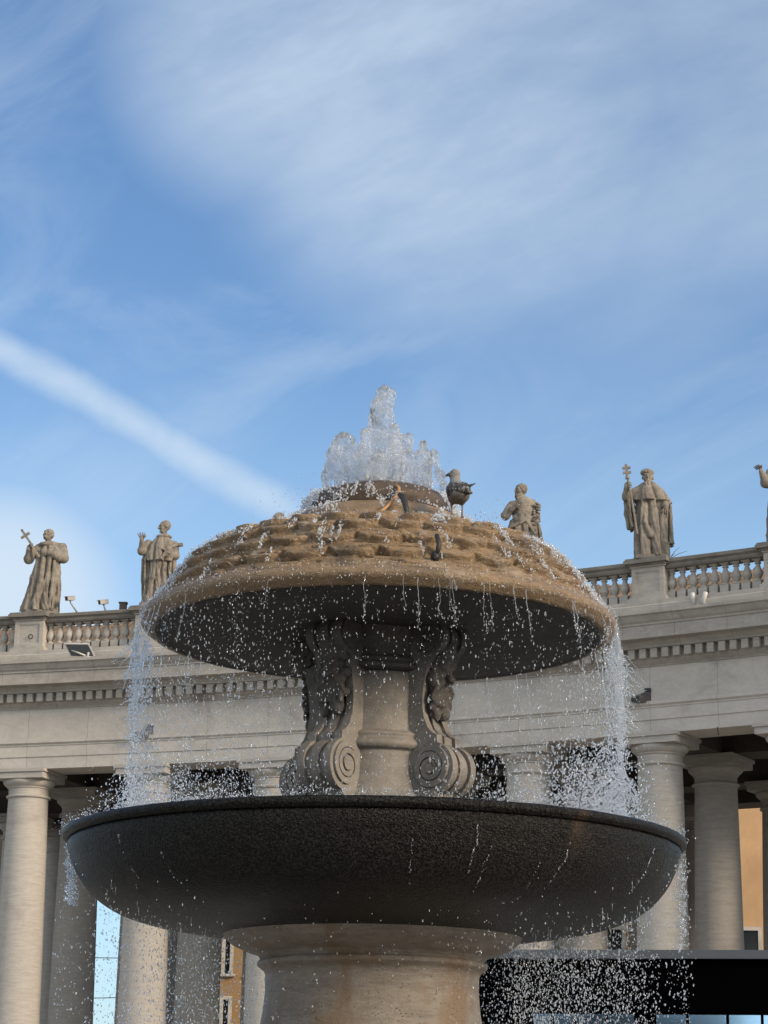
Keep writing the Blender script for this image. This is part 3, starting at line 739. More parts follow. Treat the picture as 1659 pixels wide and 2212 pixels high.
def statue_bishop():
    o, p = statue_base(5, 'statue', 'tall long-bearded bishop statue in a cape holding a triple-barred staff, on the right pedestal')
    q = .00447; p = p+np.array([-.02, 0, 0]); plinth(o, p, 5, .62)
    L = lambda x, y, d=0.: np.array([(x-705)*q, d, (850-y)*q+.1])
    prof = [(.1,.02,0,.50,.40),(.6,.02,0,.50,.40),(1.2,-.02,0,.47,.38),(1.7,-.03,0,.42,.36),(2.1,-.03,0,.42,.34),(2.4,-.05,0,.42,.3),(2.6,-.06,0,.28,.22)]
    def fn(g):
        d = robe(g, prof, 8, .05, .4, .4)
        cape = robe(g, [(2.02,.0,-.02,.62,.42),(2.2,-.02,-.02,.56,.42),(2.45,-.05,0,.45,.36),(2.62,-.06,0,.3,.26),(2.72,-.06,0,.2,.2)], 6, .04, .2, 1)
        d = np.minimum(d, cape+.35*np.clip(-(g[..., 0]+.2), 0, 1)*np.clip(2.3-g[..., 2], 0, 1))
        d = smin(d, robe(g, [(1.1,-.58,.1,.12,.22),(1.6,-.68,.1,.14,.25),(2.1,-.72,.05,.14,.22),(2.3,-.66,0,.1,.16)], 5, .04, .3), .03)
        d = smin(d, robe(g, [(.55,.52,.05,.17,.25),(1.2,.55,.05,.13,.22),(1.9,.55,.05,.13,.22),(2.15,.46,.0,.14,.2)], 5, .05, .3), .04)
        d = smin(d, chain(g, [L(610,330), L(520,385,-.12), L(520,325,-.35)], [.16,.15,.1], .05), .05)
        d = smin(d, ell(g, L(522,375,-.14), (.15,.18,.2)), .05)
        d = smin(d, chain(g, [L(770,350), L(795,430,-.15), L(805,465,-.35)], [.18,.16,.11], .05), .05)
        d = smin(d, chain(g, [L(650,470,-.34), L(650,600,-.42), L(690,700,-.42)], [.05,.08,.1], .04), .04)
        d = smin(d, chain(g, [L(740,480,-.33), L(745,640,-.4), L(750,840,-.36)], [.04,.06,.07], .04), .04)
        d = smin(d, chain(g, [L(640,380,-.36), L(620,560,-.38), L(630,840,-.36)], [.04,.05,.06], .04), .04)
        d = smin(d, ell(g, L(520,308,-.36), (.09,.09,.1)), .03)
        d = smin(d, ell(g, L(806,485,-.38), (.07,.06,.09)), .03)
        h = head(g, L(683,232,-.08), .12, .0, 1.05, 1.0, .0, .1)
        nz = .02*np.sin(g[..., 0]*55)*np.sin(g[..., 1]*50)
        hat = np.maximum(ell(g, L(680,190,-.05), (.23,.24,.12))+nz, -(g[..., 2]-L(0,207)[2]))
        return np.minimum(d, np.minimum(h, hat))
    e = MB(); finger_hand(e, L(512,315,-.36), (.5,-.8,.1), (1,.5,0), .24, 1.2, .1)
    finger_hand(e, L(806,480,-.4), (.05,-.3,-1), (-.3,-1,.2), .26, .5, .3)
    build_statue(o, fn, (-1.0,-.75,.05), (.85,.6,3.4), p, .023, e)
    b = MB(); top = p+L(517,185,-.42); b.tube([p+L(590,690,-.42), p+L(560,480,-.45), p+L(524,262,-.44)], .036, 8)
    cross_mesh(b, p+L(524,262,-.44), p+L(511,150,-.44), 1, [.42, .74], .135, .04)
    b.tube([p+L(522,265,-.44), p+L(521,240,-.44)], [.075, .06], 8); b.build('staff', M['statue'], o, False)
statue_bishop()
# twig growing beside the bishop
p = arc_hit(1446, 1208, -.3); b = MB()
for k, (dx, dz) in enumerate(((.34, .42), (.62, .30), (.2, .2))):
    b.tube([p, p+[dx*.5, -.05, dz*.6], p+[dx, 0, dz]], [.012, .010, .005], 5)
tag(b.build('dry_twig', M['twig']), 'thin dry twig growing beside the feet of the bishop statue', 'plant')

# ------------------------------------------------------------------ fixtures on the balustrade
def cctv(x, y, bx, by, yaw, label):
    q = arc_hit(bx, by, -.4); q[2] = RT; p = arc_hit(x, y, -.4)
    o = empty('security_camera', q, label, 'security camera', 'cameras on the balustrade')
    d = np.array([math.sin(yaw), -math.cos(yaw), -.22]); d = unit(d); s = unit(np.cross(d, (0, 0, 1))); u = np.cross(s, d)
    fr = lambda v: p+v[:, 0:1]*s+v[:, 1:2]*d+v[:, 2:3]*u
    b = MB(); b.box((-.08,-.19,-.07),(.08,.17,.07), fr); b.box((-.09,-.21,.072),(.09,.22,.09), fr); b.build('housing', M['cam'], o, False)
    b = MB(); b.box((-.065,.171,-.055),(.065,.178,.055), fr); b.build('lens', M['dark_glass'], o, False)
    b = MB(); b.tube([p-u*.07, p-u*.16-d*.02, q+[0, 0, .05]], [.035, .03, .035], 8); b.box((q[0]-.09,q[1]-.09,q[2]),(q[0]+.09,q[1]+.09,q[2]+.06)); b.build('bracket', M['greymetal'], o)
cctv(151, 1293, 168, 1316, -.75, 'white security camera on a slanted arm just right of the cross-bearing monk')
cctv(223, 1301, 229, 1314, -.9, 'white security camera on a short bracket near the raised-hand friar statue')
p = arc_hit(266, 1312, -.4); p[2] = RT; b = MB(); b.box((p[0]-.13,p[1]-.13,p[2]),(p[0]+.13,p[1]+.13,p[2]+.3)); b.box((p[0]-.16,p[1]-.16,p[2]+.302),(p[0]+.16,p[1]+.16,p[2]+.34))
tag(b.build('junction_box', M['iron'], None, False), 'small brown metal box on the handrail left of the raised-hand friar', 'box')
def flood():
    p = arc_hit(172, 1415, .9); p[2] = 18.46
    o = empty('floodlight', p, 'flat tilted floodlight panel on the cornice below the left balustrade', 'floodlight')
    s = np.array([1., 0, 0]); u = unit((-.35, -.5, .66)); n = unit(np.cross(s, u)); c = p+[0, -.05, .28]
    fr = lambda v: c+v[:, 0:1]*s+v[:, 1:2]*n+v[:, 2:3]*u
    b = MB(); b.box((-.40,.0,-.24),(.40,.03,.24), fr); b.build('panel', M['fascia'], o, False)
    b = MB(); b.box((-.44,-.06,-.27),(.44,-.002,.27), fr); b.build('frame', M['white'], o, False)
    b = MB(); b.tube([c+s*-.3, p+[.32, .05, .05]], .035, 8); b.box((p[0]+.15,p[1]-.1,p[2]-.05),(p[0]+.5,p[1]+.15,p[2]+.04)); b.tube([p+[.28,.0,.02],p+[.36,.02,.42]], [.05,.055], 8); b.build('bracket', M['white'], o)
flood()
def spot(x, y, bx, by, label):
    q = arc_hit(bx, by, .35); p = arc_hit(x, y, .35); q[2] = min(q[2], 18.58)
    o = empty('spotlight', q, label, 'spotlight', 'white spotlights on the right cornice'); d = unit((.25 if x > 1520 else -.2, -.3, 1))
    b = MB(); b.tube([p-d*.2, p-d*.18, p+d*.18, p+d*.2], [.06, .085, .085, .06], 12); b.build('lamp_head', M['white'], o)
    b = MB(); b.tube([p-d*.15, q+[0, 0, .02]], .025, 6); b.box((q[0]-.14,q[1]-.1,q[2]-.06),(q[0]+.14,q[1]+.1,q[2])); b.build('bracket', M['white'], o, False)
spot(1497, 1293, 1495, 1309, 'left white cylindrical spotlight on the cornice below the right balustrade')
spot(1521, 1291, 1529, 1307, 'right white cylindrical spotlight on the cornice below the right balustrade')

# ------------------------------------------------------------------ buildings and pavilion behind
def facade_building(name, label, x0, x1, Y, h, wall, wins, depth=14):
    """wins: list of (px, py, w, h, arched)"""
    P0, P1 = at(x0, 2100, Y)[0], at(x1, 2100, Y)[0]
    o = empty(name, ((P0+P1)/2, Y, 0), label, 'building')
    b = MB(); b.box((P0, Y, 0), (P1, Y+depth, h)); b.box((P0-.3, Y-.35, h), (P1+.3, Y+depth+.3, h+.5)); b.build('wall', wall, o, False)
    for (px, py, ww, hh) in wins:
        c = at(px, py, Y); x, z = c[0], c[2]
        b = MB(); f = .18
        b.box((x-ww/2-f,Y-.12,z-hh/2-f),(x-ww/2,Y-.002,z+hh/2+f)); b.box((x+ww/2,Y-.12,z-hh/2-f),(x+ww/2+f,Y-.002,z+hh/2+f)); b.box((x-ww/2,Y-.12,z+hh/2),(x+ww/2,Y-.002,z+hh/2+f)); b.box((x-ww/2-f-.1,Y-.25,z-hh/2-f-.12),(x+ww/2+f+.1,Y-.003,z-hh/2-f)); 
        fo = b.build('window', M['travertine'], o, False)
        b = MB(); b.box((x-ww/2,Y-.03,z-hh/2-f),(x+ww/2,Y-.004,z+hh/2)); b.build('pane', M['dark_glass'], fo, False)
    return o
def plaster(name, c):
    return stone(name, c, tuple(x*.85 for x in c), tuple(x*.5 for x in c), .35, band=1.0, sc=.6, bumpd=.004)
M['plaster_o'] = plaster('ochre_plaster', (.25, .150, .06)); M['plaster_y'] = plaster('pale_orange_plaster', (.42, .265, .14)); M['plaster_b'] = plaster('golden_plaster', (.38, .25, .12))
facade_building('ochre_building', 'ochre plastered house with grey framed windows seen between the columns left of the fountain pedestal', 395, 640, 118, 22, M['plaster_o'],
                [(492, 2060, .24, 1.7), (487, 2192, .26, 1.5), (560, 2060, .6, 1.7), (560, 2192, .6, 1.5)])
facade_building('filler_building', 'dark building added to fill the gap past the first column at the left edge', -420, 120, 117, 24, M['interior'], [(-40, 2080, 1.0, 2.0), (20, 2080, 1.0, 2.0)])  # added so the gap by the first column is dark, not sky
facade_building('orange_building', 'pale orange plastered building seen between the two columns at the right edge', 1480, 1800, 112, 21, M['plaster_y'],
                [(1618, 2060, .9, 2.2), (1700, 1900, 1.2, 2.4)])
facade_building('yellow_building', 'golden yellow plastered building seen between columns just above the black pavilion', 1225, 1460, 116, 17, M['plaster_b'],
                [(1322, 2060, 1.0, 2.4)])
for k, (ya, yb) in enumerate((( 2069, 2071), (2156, 2152))):
    b = MB(); b.tube([at(60, ya-1, 117), at(205, ya, 117), at(420, yb, 117)], .022, 5)
    tag(b.build('cable', M['black']), ('upper' if k == 0 else 'lower')+' thin dark cable crossing the sky gap between two left columns', 'cable', 'cables in the gap')
def pavilion():
    Y0 = 36.0; a = at(1000, 2061, Y0); bq = at(1800, 2051.5, Y0-1.0)
    x0, x1 = a[0], bq[0]; zt = (a[2]+at(1600, 2053.5, Y0)[2])/2
    o = empty('pavilion', ((x0+x1)/2, Y0+3, 0), 'low black flat-roofed pavilion with blue windows, bottom right behind the fountain', 'pavilion')
    sl = (bq[1]-a[1])/(x1-x0)
    sk = lambda v: np.stack([v[:, 0], v[:, 1]+(v[:, 0]-x0)*sl, v[:, 2]], -1)
    b = MB(); b.box((x0-.1,Y0-.12,zt-.13),(x1+.1,Y0+6.1,zt), sk); b.build('roof', M['fascia'], o, False)
    b = MB(); b.box((x0,Y0,0),(x1,Y0+6,zt-.132), sk); b.build('wall', M['panel'], o, False)
    ztop = at(1300, 2194, Y0)[2]
    for (p, q) in ((1150,1187),(1193,1235),(1240,1301),(1307,1362),(1408,1470),(1476,1553),(1559,1624),(1630,1690)):
        xa, xb = at(p, 2200, Y0)[0], at(q, 2200, Y0)[0]
        b = MB(); b.box((xa,Y0-.03,1.0),(xb,Y0-.004,ztop), sk); wn = b.build('window', M['blue_glass'], o, False)
        b = MB(); b.box((xa-.03,Y0-.05,.95),(xa-.002,Y0-.005,ztop+.03), sk); b.box((xb+.002,Y0-.05,.95),(xb+.03,Y0-.005,ztop+.03), sk); b.box((xa-.03,Y0-.05,ztop+.032),(xb+.03,Y0-.005,ztop+.06), sk); b.build('frame', M['panel'], wn, False)
pavilion()

# ------------------------------------------------------------------ fountain
FD, FX = 22.0, -.039
FC = np.array([FX, FD, 0.])
fount = empty('fountain', FC, 'tall two-tiered stone fountain with a scaled dome above a dark granite basin', 'fountain')
# dome covered with carved scales
DP = np.array([(.95,7.25),(1.15,7.29),(1.3,7.285),(1.5,7.255),(1.7,7.195),(1.85,7.09),(2.0,6.905),(2.12,6.73),(2.2,6.63),(2.25,6.565)])
def dome():
    from numpy import interp
    s = np.r_[0, np.cumsum(np.hypot(*np.diff(DP, axis=0).T))]; ns, na = 300, 1400
    # smooth the profile a little
    t = np.linspace(0, s[-1], ns); r, z = interp(t, s, DP[:, 0]), interp(t, s, DP[:, 1])
    ker = np.hanning(25); ker /= ker.sum()
    pad = lambda q: np.convolve(np.r_[np.full(12, q[0])+(np.arange(-12, 0))*(q[1]-q[0]), q, q[-1]+np.arange(1, 13)*(q[-1]-q[-2])], ker, 'valid')
    r, z = pad(r), pad(z)
    dr, dz = np.gradient(r), np.gradient(z); ln = np.hypot(dr, dz); nr, nz = -dz/ln, dr/ln
    nr, nz = np.where(nz < 0, -nr, nr), np.abs(nz)
    a = np.linspace(0, 2*np.pi, na, endpoint=False); T, A = np.meshgrid(t, a, indexing='ij')
    N, rows, s0 = 29, 4, .70
    v = (T-s0)/((s[-1]-s0-.085)/rows)
    pr = np.stack([np.cos(A)*4, np.sin(A)*4, T*4], -1)
    v = v+.09*fbm(pr*1.3, 3, 3); un = A/(2*np.pi)*N+.06*fbm(pr*1.6, 2, 5)
    def loc(k):
        u = un+.5*(k % 2); return u-np.floor(u)-.5
    k0 = np.floor(v); kp = k0-1
    bnd = lambda k, u: k+.72+.85*np.sqrt(np.clip(1-(1.95*u)**2, 0, 1))
    up_ = loc(kp); ov = (v < bnd(kp, up_)) & (kp >= -1)
    kk = np.where(ov, kp, k0); uu = np.where(ov, up_, loc(k0)); B = bnd(kk, uu)
    prog = np.clip((v-kk-.1)/(B-kk-.1), 0, 1)
    hgt = .085*prog**1.3+.032*(1-(2*uu)**2)*(.3+.7*prog)
    fade = np.clip(v/.9+.95, 0, 1)*np.clip((rows+.1-v)/.2, 0, 1)
    er = fbm(np.stack([np.cos(A)*9, np.sin(A)*9, T*14], -1)*1.5, 4, 8)
    pit = np.clip(fbm(np.stack([np.cos(A)*14, np.sin(A)*14, T*30], -1), 3, 21)-.12, 0, 1)
    low = np.clip(v/rows, 0, 1)
    for _ in range(2):
        hgt = (hgt+.5*np.roll(hgt, 1, 1)+.5*np.roll(hgt, -1, 1))/2; hp = np.pad(hgt, ((1, 1), (0, 0)), 'edge'); hgt = (hgt+.5*hp[2:]+.5*hp[:-2])/2
    H = (hgt-.055)*fade+er*(.011+.02*low)-pit*(.05+.16*low)*fade
    Rr = r[:, None]+nr[:, None]*H; Zz = z[:, None]+nz[:, None]*H
    V = np.stack([FC[0]+Rr*np.sin(A), FC[1]-Rr*np.cos(A), Zz], -1).reshape(-1, 3)
    i, k = np.meshgrid(np.arange(ns-1), np.arange(na), indexing='ij'); k2 = (k+1) % na
    f = np.stack([i*na+k, (i+1)*na+k, (i+1)*na+k2, i*na+k2], -1).reshape(-1, 4)
    return obj('scaled_dome', V, f, M['ochre'], fount)
dome()
def rlathe(name, prof, mt, n=220, step=.03, amp=.006, fr=6, parent=None, seed=0):
    p = resample(prof, step); V, f = lathe(p, n, FC); nn = fbm(V*fr, 3, seed)*amp
    d = V-FC; d[:, 2] = 0; d /= np.linalg.norm(d, axis=1)[:, None]+1e-9; V = V+d*nn[:, None]; V[:, 2] += fbm(V*fr+9, 3, seed+4)*amp*.6
    return obj(name, V, f[:, ::-1], mt, parent or fount)
def arc2(cx, cz, r, a0, a1, n=10): return [(cx+r*math.cos(R_(a)), cz+r*math.sin(R_(a))) for a in np.linspace(a0, a1, n)]
rlathe('dome_rim', [(2.17,6.63),(2.21,6.605),(2.225,6.582)]+arc2(2.277,6.512,.066,85,-60)+[(2.29,6.44),(2.24,6.405),(2.20,6.41),(2.12,6.42)], M['ochre'], 260, .02, .008)
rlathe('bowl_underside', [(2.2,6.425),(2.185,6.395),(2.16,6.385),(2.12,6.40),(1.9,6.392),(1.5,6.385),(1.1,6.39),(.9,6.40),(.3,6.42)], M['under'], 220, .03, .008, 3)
# stepped cap on top of the dome
rlathe('upper_tier', [(1.12,7.30),(1.02,7.32),(.98,7.40),(.93,7.50),(.84,7.58),(.74,7.62),(.69,7.63),(.62,7.64)], M['ochre'], 200, .02, .022, 5, seed=3)
rlathe('spout_cap', [(.60,7.60),(.655,7.60),(.69,7.64),(.70,7.70),(.675,7.77),(.63,7.835),(.56,7.865),(.40,7.875),(.05,7.88)], M['ochre_top'], 200, .02, .022, 6, seed=5)
# stem
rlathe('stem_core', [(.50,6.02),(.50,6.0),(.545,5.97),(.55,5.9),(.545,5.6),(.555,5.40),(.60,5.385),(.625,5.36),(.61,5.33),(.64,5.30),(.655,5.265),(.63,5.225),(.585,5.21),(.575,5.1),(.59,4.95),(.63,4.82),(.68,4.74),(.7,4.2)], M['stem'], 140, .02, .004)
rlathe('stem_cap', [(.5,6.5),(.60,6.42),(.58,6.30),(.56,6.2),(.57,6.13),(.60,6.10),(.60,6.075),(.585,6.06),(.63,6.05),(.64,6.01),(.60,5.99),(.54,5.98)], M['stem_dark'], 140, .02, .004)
def extrude(poly, y0, y1):
    n = len(poly); V = [(x, y0, z) for x, z in poly]+[(x, y1, z) for x, z in poly]
    return np.array(V), [[k, (k+1) % n, n+(k+1) % n, n+k] for k in range(n)]+[list(range(n))[::-1], [n+k for k in range(n)]]
def spiral(cx, cz, r0, r1, turns, w0, w1, a0, sg, y, th):
    """raised spiral band on a scroll cheek"""
    n = int(34*turns); P, Q = [], []
    for k in range(n+1):
        t = k/n; a = a0+sg*t*turns*2*math.pi; r = r0+(r1-r0)*t; wd = (w0+(w1-w0)*t)
        P.append((cx+r*math.cos(a), cz+r*math.sin(a))); Q.append((cx+(r-wd)*math.cos(a), cz+(r-wd)*math.sin(a)))
    V = []; f = []
    for (p, q) in zip(P, Q):
        for (x, z), yy in ((p, y), (q, y), (q, y+th), (p, y+th)): V.append((x, yy, z))
    for k in range(n):
        for j in range(4): f.append([k*4+j, k*4+(j+1) % 4, (k+1)*4+(j+1) % 4, (k+1)*4+j])
    f += [[3, 2, 1, 0], [n*4+j for j in range(4)]]
    return np.array(V), f
LCX, LCZ, LR = .775, 5.03, .25
UCX, UCZ, UR = .735, 6.31, .185
def bracket_poly(g=0.):
    lr, ur = LR-g, UR-g
    pts = [(.40, 6.5)]
    pts += [(UCX+ur*math.cos(R_(a)), UCZ+ur*math.sin(R_(a))) for a in np.linspace(115, -70, 22)]
    pts += [(.735-g, 6.06), (.70-g, 5.92), (.675-g, 5.78), (.67-g, 5.64), (.69-g, 5.52), (.735-g, 5.42), (.79-g, 5.365), (.84-g, 5.345), (.845-g, 5.27)]
    pts += [(LCX+lr*math.cos(R_(a)), LCZ+lr*math.sin(R_(a))) for a in np.linspace(62, -75, 22)]
    pts += [(.8, 4.74), (.40, 4.74)]
    return pts
def bracket(phi, lbl=None):
    """phi: turn about the axis, 0 points to the viewer"""
    c, s = math.cos(phi), math.sin(phi)
    fr = lambda v: np.stack([FC[0]+v[:, 0]*s+v[:, 1]*c, FC[1]-v[:, 0]*c+v[:, 1]*s, v[:, 2]], -1)
    T = .20
    b = MB()
    for y0, y1, g in ((-T, -T+.085, 0.), (-T+.0853, T-.0853, .035), (T-.085, T, 0.), (-.05, .05, .012)):
        V, f = extrude(bracket_poly(g), y0, y1); b.add(fr(V), f)
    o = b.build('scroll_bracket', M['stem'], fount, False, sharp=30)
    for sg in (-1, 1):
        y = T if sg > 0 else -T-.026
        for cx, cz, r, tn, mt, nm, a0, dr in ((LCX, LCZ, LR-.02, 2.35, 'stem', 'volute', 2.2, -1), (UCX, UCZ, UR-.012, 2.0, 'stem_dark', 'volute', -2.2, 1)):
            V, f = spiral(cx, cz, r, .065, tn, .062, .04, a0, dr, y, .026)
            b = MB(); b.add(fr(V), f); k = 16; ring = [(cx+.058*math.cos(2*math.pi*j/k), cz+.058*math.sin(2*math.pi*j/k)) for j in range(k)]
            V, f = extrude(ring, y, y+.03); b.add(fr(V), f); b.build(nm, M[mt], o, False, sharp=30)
    # carved mask and foliage on the upper front
    def fn(g):
        x, y, z = g[..., 0], g[..., 1], g[..., 2]
        d = chain(g, [(.77,0,6.2), (.70,0,6.0), (.66,0,5.75)], [.1,.13,.10], .05)
        rr = np.random.default_rng(4)
        for k in range(46):
            t = rr.random(); zz = 5.56+.72*t; xx = .69+.05*abs(t-.4)+.09*t*t; yy = rr.uniform(-.17, .17)
            rad = rr.uniform(.028, .055); d = smin(d, ell(g, (xx+.06-abs(yy)*.25, yy, zz), (rad, rad*1.1, rad*rr.uniform(.8, 1.6))), .012)
        for sx in (-1, 1):
            d = smin(d, ell(g, (.80,sx*.07,6.02), (.05,.045,.05)), .015); d = ssub(d, ell(g, (.86,sx*.055,5.965), (.05,.032,.022)), .012)
            d = smin(d, chain(g, [(.79,sx*.05,5.88), (.79,sx*.13,5.80), (.75,sx*.16,5.7)], [.035,.03,.02], .02), .012)
        d = smin(d, caps(g, (.83,0,5.99), (.87,0,5.90), .025, .04), .015); d = ssub(d, ell(g, (.83,0,5.83), (.04,.05,.02)), .01)
        for k in range(5): d = smin(d, chain(g, [(.77,(k-2)*.05,5.78), (.77,(k-2)*.06,5.66), (.73,(k-2)*.04,5.57)], [.03,.028,.012], .02), .008)
        return d+.012*fbm(g*16, 2, 2)
    V, f = sdf_mesh(fn, (.52,-.25,5.48), (.98,.25,6.34), .013)
    obj('carved_mask', fr(V), f, M['stem_dark'], o)
for k, deg in enumerate((-35, 55, -125, 145)): bracket(R_(deg))
# granite basin
GB0 = [(2.925,4.245),(2.90,4.17),(2.80,3.975),(2.65,3.805),(2.45,3.685),(2.2,3.605),(1.9,3.553),(1.6,3.512),(1.3,3.478),(1.0,3.455)]
def catmull(P, k=6):
    P = [np.array(q) for q in P]; P = [2*P[0]-P[1]]+P+[2*P[-1]-P[-2]]; out = []
    for i in range(1, len(P)-2):
        for j in range(k):
            t = j/k; a, b, c, d = P[i-1:i+3]
            out.append(tuple(.5*(2*b+(c-a)*t+(2*a-5*b+4*c-d)*t*t+(3*b-a-3*c+d)*t**3)))
    return out+[tuple(P[-2])]
GB = catmull(GB0)
rlathe('granite_basin', [(2.90,4.32),(2.925,4.31),(2.932,4.29)]+GB, M['granite'], 260, .03, .006, 5)
rlathe('basin_rim', [(2.66,4.28),(2.72,4.36),(2.80,4.41),(2.88,4.425),(2.935,4.418)]+arc2(2.945,4.374,.040,60,-70,8)+[(2.952,4.328),(2.932,4.318),(2.90,4.32)], M['granite'], 260, .02, .007, 7, seed=6)
V, f = lathe([(2.72,4.33),(1.5,4.335),(.6,4.335)], 96, FC); obj('basin_water', V, f[:, ::-1], M['froth'], fount)
rlathe('pedestal', [(1.25,3.56),(1.30,3.60),(1.40,3.60),(1.435,3.57),(1.44,3.52),(1.40,3.45),(1.34,3.40),(1.22,3.345),(1.12,3.315),(1.085,3.295),(1.075,3.275),(1.055,3.265)]+arc2(1.06,3.222,.036,70,-70,7)+[(1.05,3.17),(1.03,3.155),(1.015,3.12),(1.01,2.98),(1.025,2.8),(1.07,2.55),(1.18,2.1),(1.34,1.6),(1.45,1.2),(1.45,.7),(1.8,.68),(1.8,0)], M['pedestal'], 200, .025, .005)
# hoses and pipes
def dome_hit(x, y):
    for Y in np.linspace(FD-2.4, FD-.5, 500):
        p = at(x, y, Y); r = math.hypot(p[0]-FX, p[1]-FD)
        if p[2] < np.interp(r, DP[:, 0], DP[:, 1])+.02 and r < 2.2: return p
    return at(x, y, FD-1.3)
q2 = lambda x, y: (603.5+x*.29763, 811.9+y*.29763)
b = MB(); P = [at(*q2(848,795), 21.34), at(*q2(868,815), 21.28), at(*q2(868,850), 21.2), at(*q2(835,890), 21.12), at(*q2(790,940), 21.02), at(*q2(750,975), 20.95), at(*q2(700,1010), 20.9)]
b.tube(P, .016, 10); tag(b.build('hose', M['tan']), 'tan rubber hose curving down the front of the top cap', 'hose')
b = MB(); P = [at(*q2(874,862), 21.05), at(*q2(893,880), 20.98), at(*q2(910,915), 20.93), at(*q2(920,960), 20.9), at(*q2(925,1015), 20.88)]
b.tube(P, [.026,.028,.028,.027,.027], 10); tag(b.build('pipe', M['black']), 'short black bent pipe standing in front of the top cap', 'pipe', 'black pipe stubs')
p = dome_hit(*q2(1145,1315)); Yp = p[1]
b = MB(); P = [at(*q2(1143,1160), Yp+.05), at(*q2(1153,1190), Yp-.02), at(*q2(1158,1225), Yp-.06), at(*q2(1150,1270), Yp-.05), at(*q2(1138,1310), Yp), at(*q2(1130,1335), Yp+.03)]
b.tube(P, .022, 10); b.tube([P[4]+[-.03, -.03, -.01], P[4]+[.02, -.01, -.01]], [.05, .035], 10); tag(b.build('pipe', M['black']), 'black curved pipe stub sticking out of the scaled dome', 'pipe', 'black pipe stubs')

# ------------------------------------------------------------------ gull
def gull():
    Yg = 20.95; f0 = at(987, 1119, Yg); q = .00146*Yg/22
    o = empty('gull', f0, 'speckled brown young gull standing on the scaled dome right of the water jets', 'bird')
    L = lambda x, y, d=0.: np.array([(x-1286)*q, d, (1045-y)*q])
    def body(g):
        d = chain(g, [L(1293,880,-.03), L(1287,848,.02), L(1277,800,.06)], [.09,.082,.054], .06)
        d = smin(d, ell(g, L(1293,878,-.05), (.104,.13,.088)), .04)
        d = smin(d, chain(g, [L(1276,790,.07), L(1273,740,.085), L(1272,716,.08)], [.058,.042,.043], .03), .035)
        d = smin(d, ell(g, L(1272,710,.075), (.046,.05,.043)), .02); d = smin(d, ell(g, L(1252,722,.07), (.035,.032,.03)), .015)
        d = smin(d, ell(g, L(1300,895,-.08), (.085,.1,.06)), .05)
        for lx in (1250, 1322): d = smin(d, caps(g, L(lx,915,-.0), L(lx,945,.0), .034, .018), .02)
        return d+.004*fbm(g*45, 3, 3)
    m, t, b = mat('gull_plumage'); co = t.n('TexCoord').outputs['Object']; z = t.n('SeparateXYZ'); t.put(z.inputs[0], co)
    n = t.noise(co, 60, 4, .65, .3, (1, 1, .5)); v = t.voro(co, 48, sc=(1, 1, .7))
    back = t.mix(t.ss(v, .2, .55), c4((.022, .022, .024)), c4((.15, .14, .128))); headc = t.mix(n, c4((.085, .083, .08)), c4((.25, .24, .228)))
    belly = t.mix(n, c4((.07, .067, .064)), c4((.145, .138, .128)))
    hz = z.outputs[2]; c = t.mix(t.ss(t.math('ADD', hz, t.math('MULTIPLY', n, .03)), .255, .30), back, headc); c = t.mix(t.ss(hz, .2, .165), c, belly)
    t.put(b.inputs['Base Color'], c); b.inputs['Roughness'].default_value = .75; bump(t, b, v, .004)
    V, f = sdf_mesh(body, (-.16,-.26,.09), (.18,.2,.56), .0075); obj('body', V+f0, f, m, o)
    m2, t, b = mat('wing_feathers'); co = t.n('TexCoord').outputs['Object']
    wv = t.voro(co, 34, 'F1', (1.1, 1, .75)); ed = t.ss(t.noise(co, 30, 4, .7, 1.0, (1, 1, .45)), .5, .62)
    t.put(b.inputs['Base Color'], t.mix(t.math('MULTIPLY', ed, t.ss(wv, .3, .62)), c4((.018, .018, .021)), c4((.27, .255, .235)))); b.inputs['Roughness'].default_value = .7; bump(t, b, wv, .006)
    def wing(sx):
        def fn(g):
            d = chain(g, [L(1288+sx*26,838,-.01), L(1294+sx*30,866,-.10), L(1330+sx*16,880,-.19)], [.052,.072,.03], .03)
            return np.maximum(d+.004*fbm(g*40, 2, 5), -body(g)+.0-.02)
        V, f = sdf_mesh(fn, (-.2,-.26,.1), (.22,.16,.42), .008); obj('wing', V+f0, f, m2, o)
    wing(-1); wing(1)
    b = MB()
    for k in range(5): b.tube([L(1310,868+k*5,-.12), L(1352,848+k*3.5,-.155), L(1407-k*5,834+k*3,-.18)], [.016,.013,.004], 6)
    b.build('wing_tips', M['black'], o, origin=(0, 0, 0)).location = (0, 0, 0)
    b = MB(); b.tube([L(1320,885,-.12), L(1350,895,-.17), L(1382,905,-.2)], [.03,.028,.012], 8); b.build('tail', m2, o, origin=(0, 0, 0)).location = (0, 0, 0)
    return o, f0, L
def gull2():
    o, f0, L = gull()
    b = MB(); b.tube([L(1248,718,.065), L(1228,724,.055), L(1212,732,.05), L(1207,738,.05)], [.017,.0155,.011,.003], 8); x = b.build('beak', M['black'], o, origin=(0, 0, 0))
    for lx, sx in ((1250, -1), (1322, 1)):
        b = MB(); b.tube([L(lx,930), L(lx+sx*1,975,.004), L(lx,1000,-.002), L(lx-1,1038)], [.013,.0075,.009,.0075], 8)
        for k in (-1, 0, 1): b.tube([L(lx,1038), L(lx+k*14,1043,-.035)], [.008,.004], 6)
        b.build('leg', M['leg'], o, origin=(0, 0, 0))
    b = MB(); V, f = lathe([(.001,-.006),(.006,-.003),(.007,0),(.006,.003),(.001,.006)], 10, (0, 0, 0)); b.add(V+L(1247,708,.035), f.tolist()); b.build('eye', M['black'], o, origin=(0, 0, 0))
    for ch in o.children:
        if ch.name.split('.')[0] in ('beak', 'leg', 'eye'): ch.location = (0, 0, 0)
M['leg'] = plain('grey_pink_leg', (.16, .125, .10), .6)
gull2()
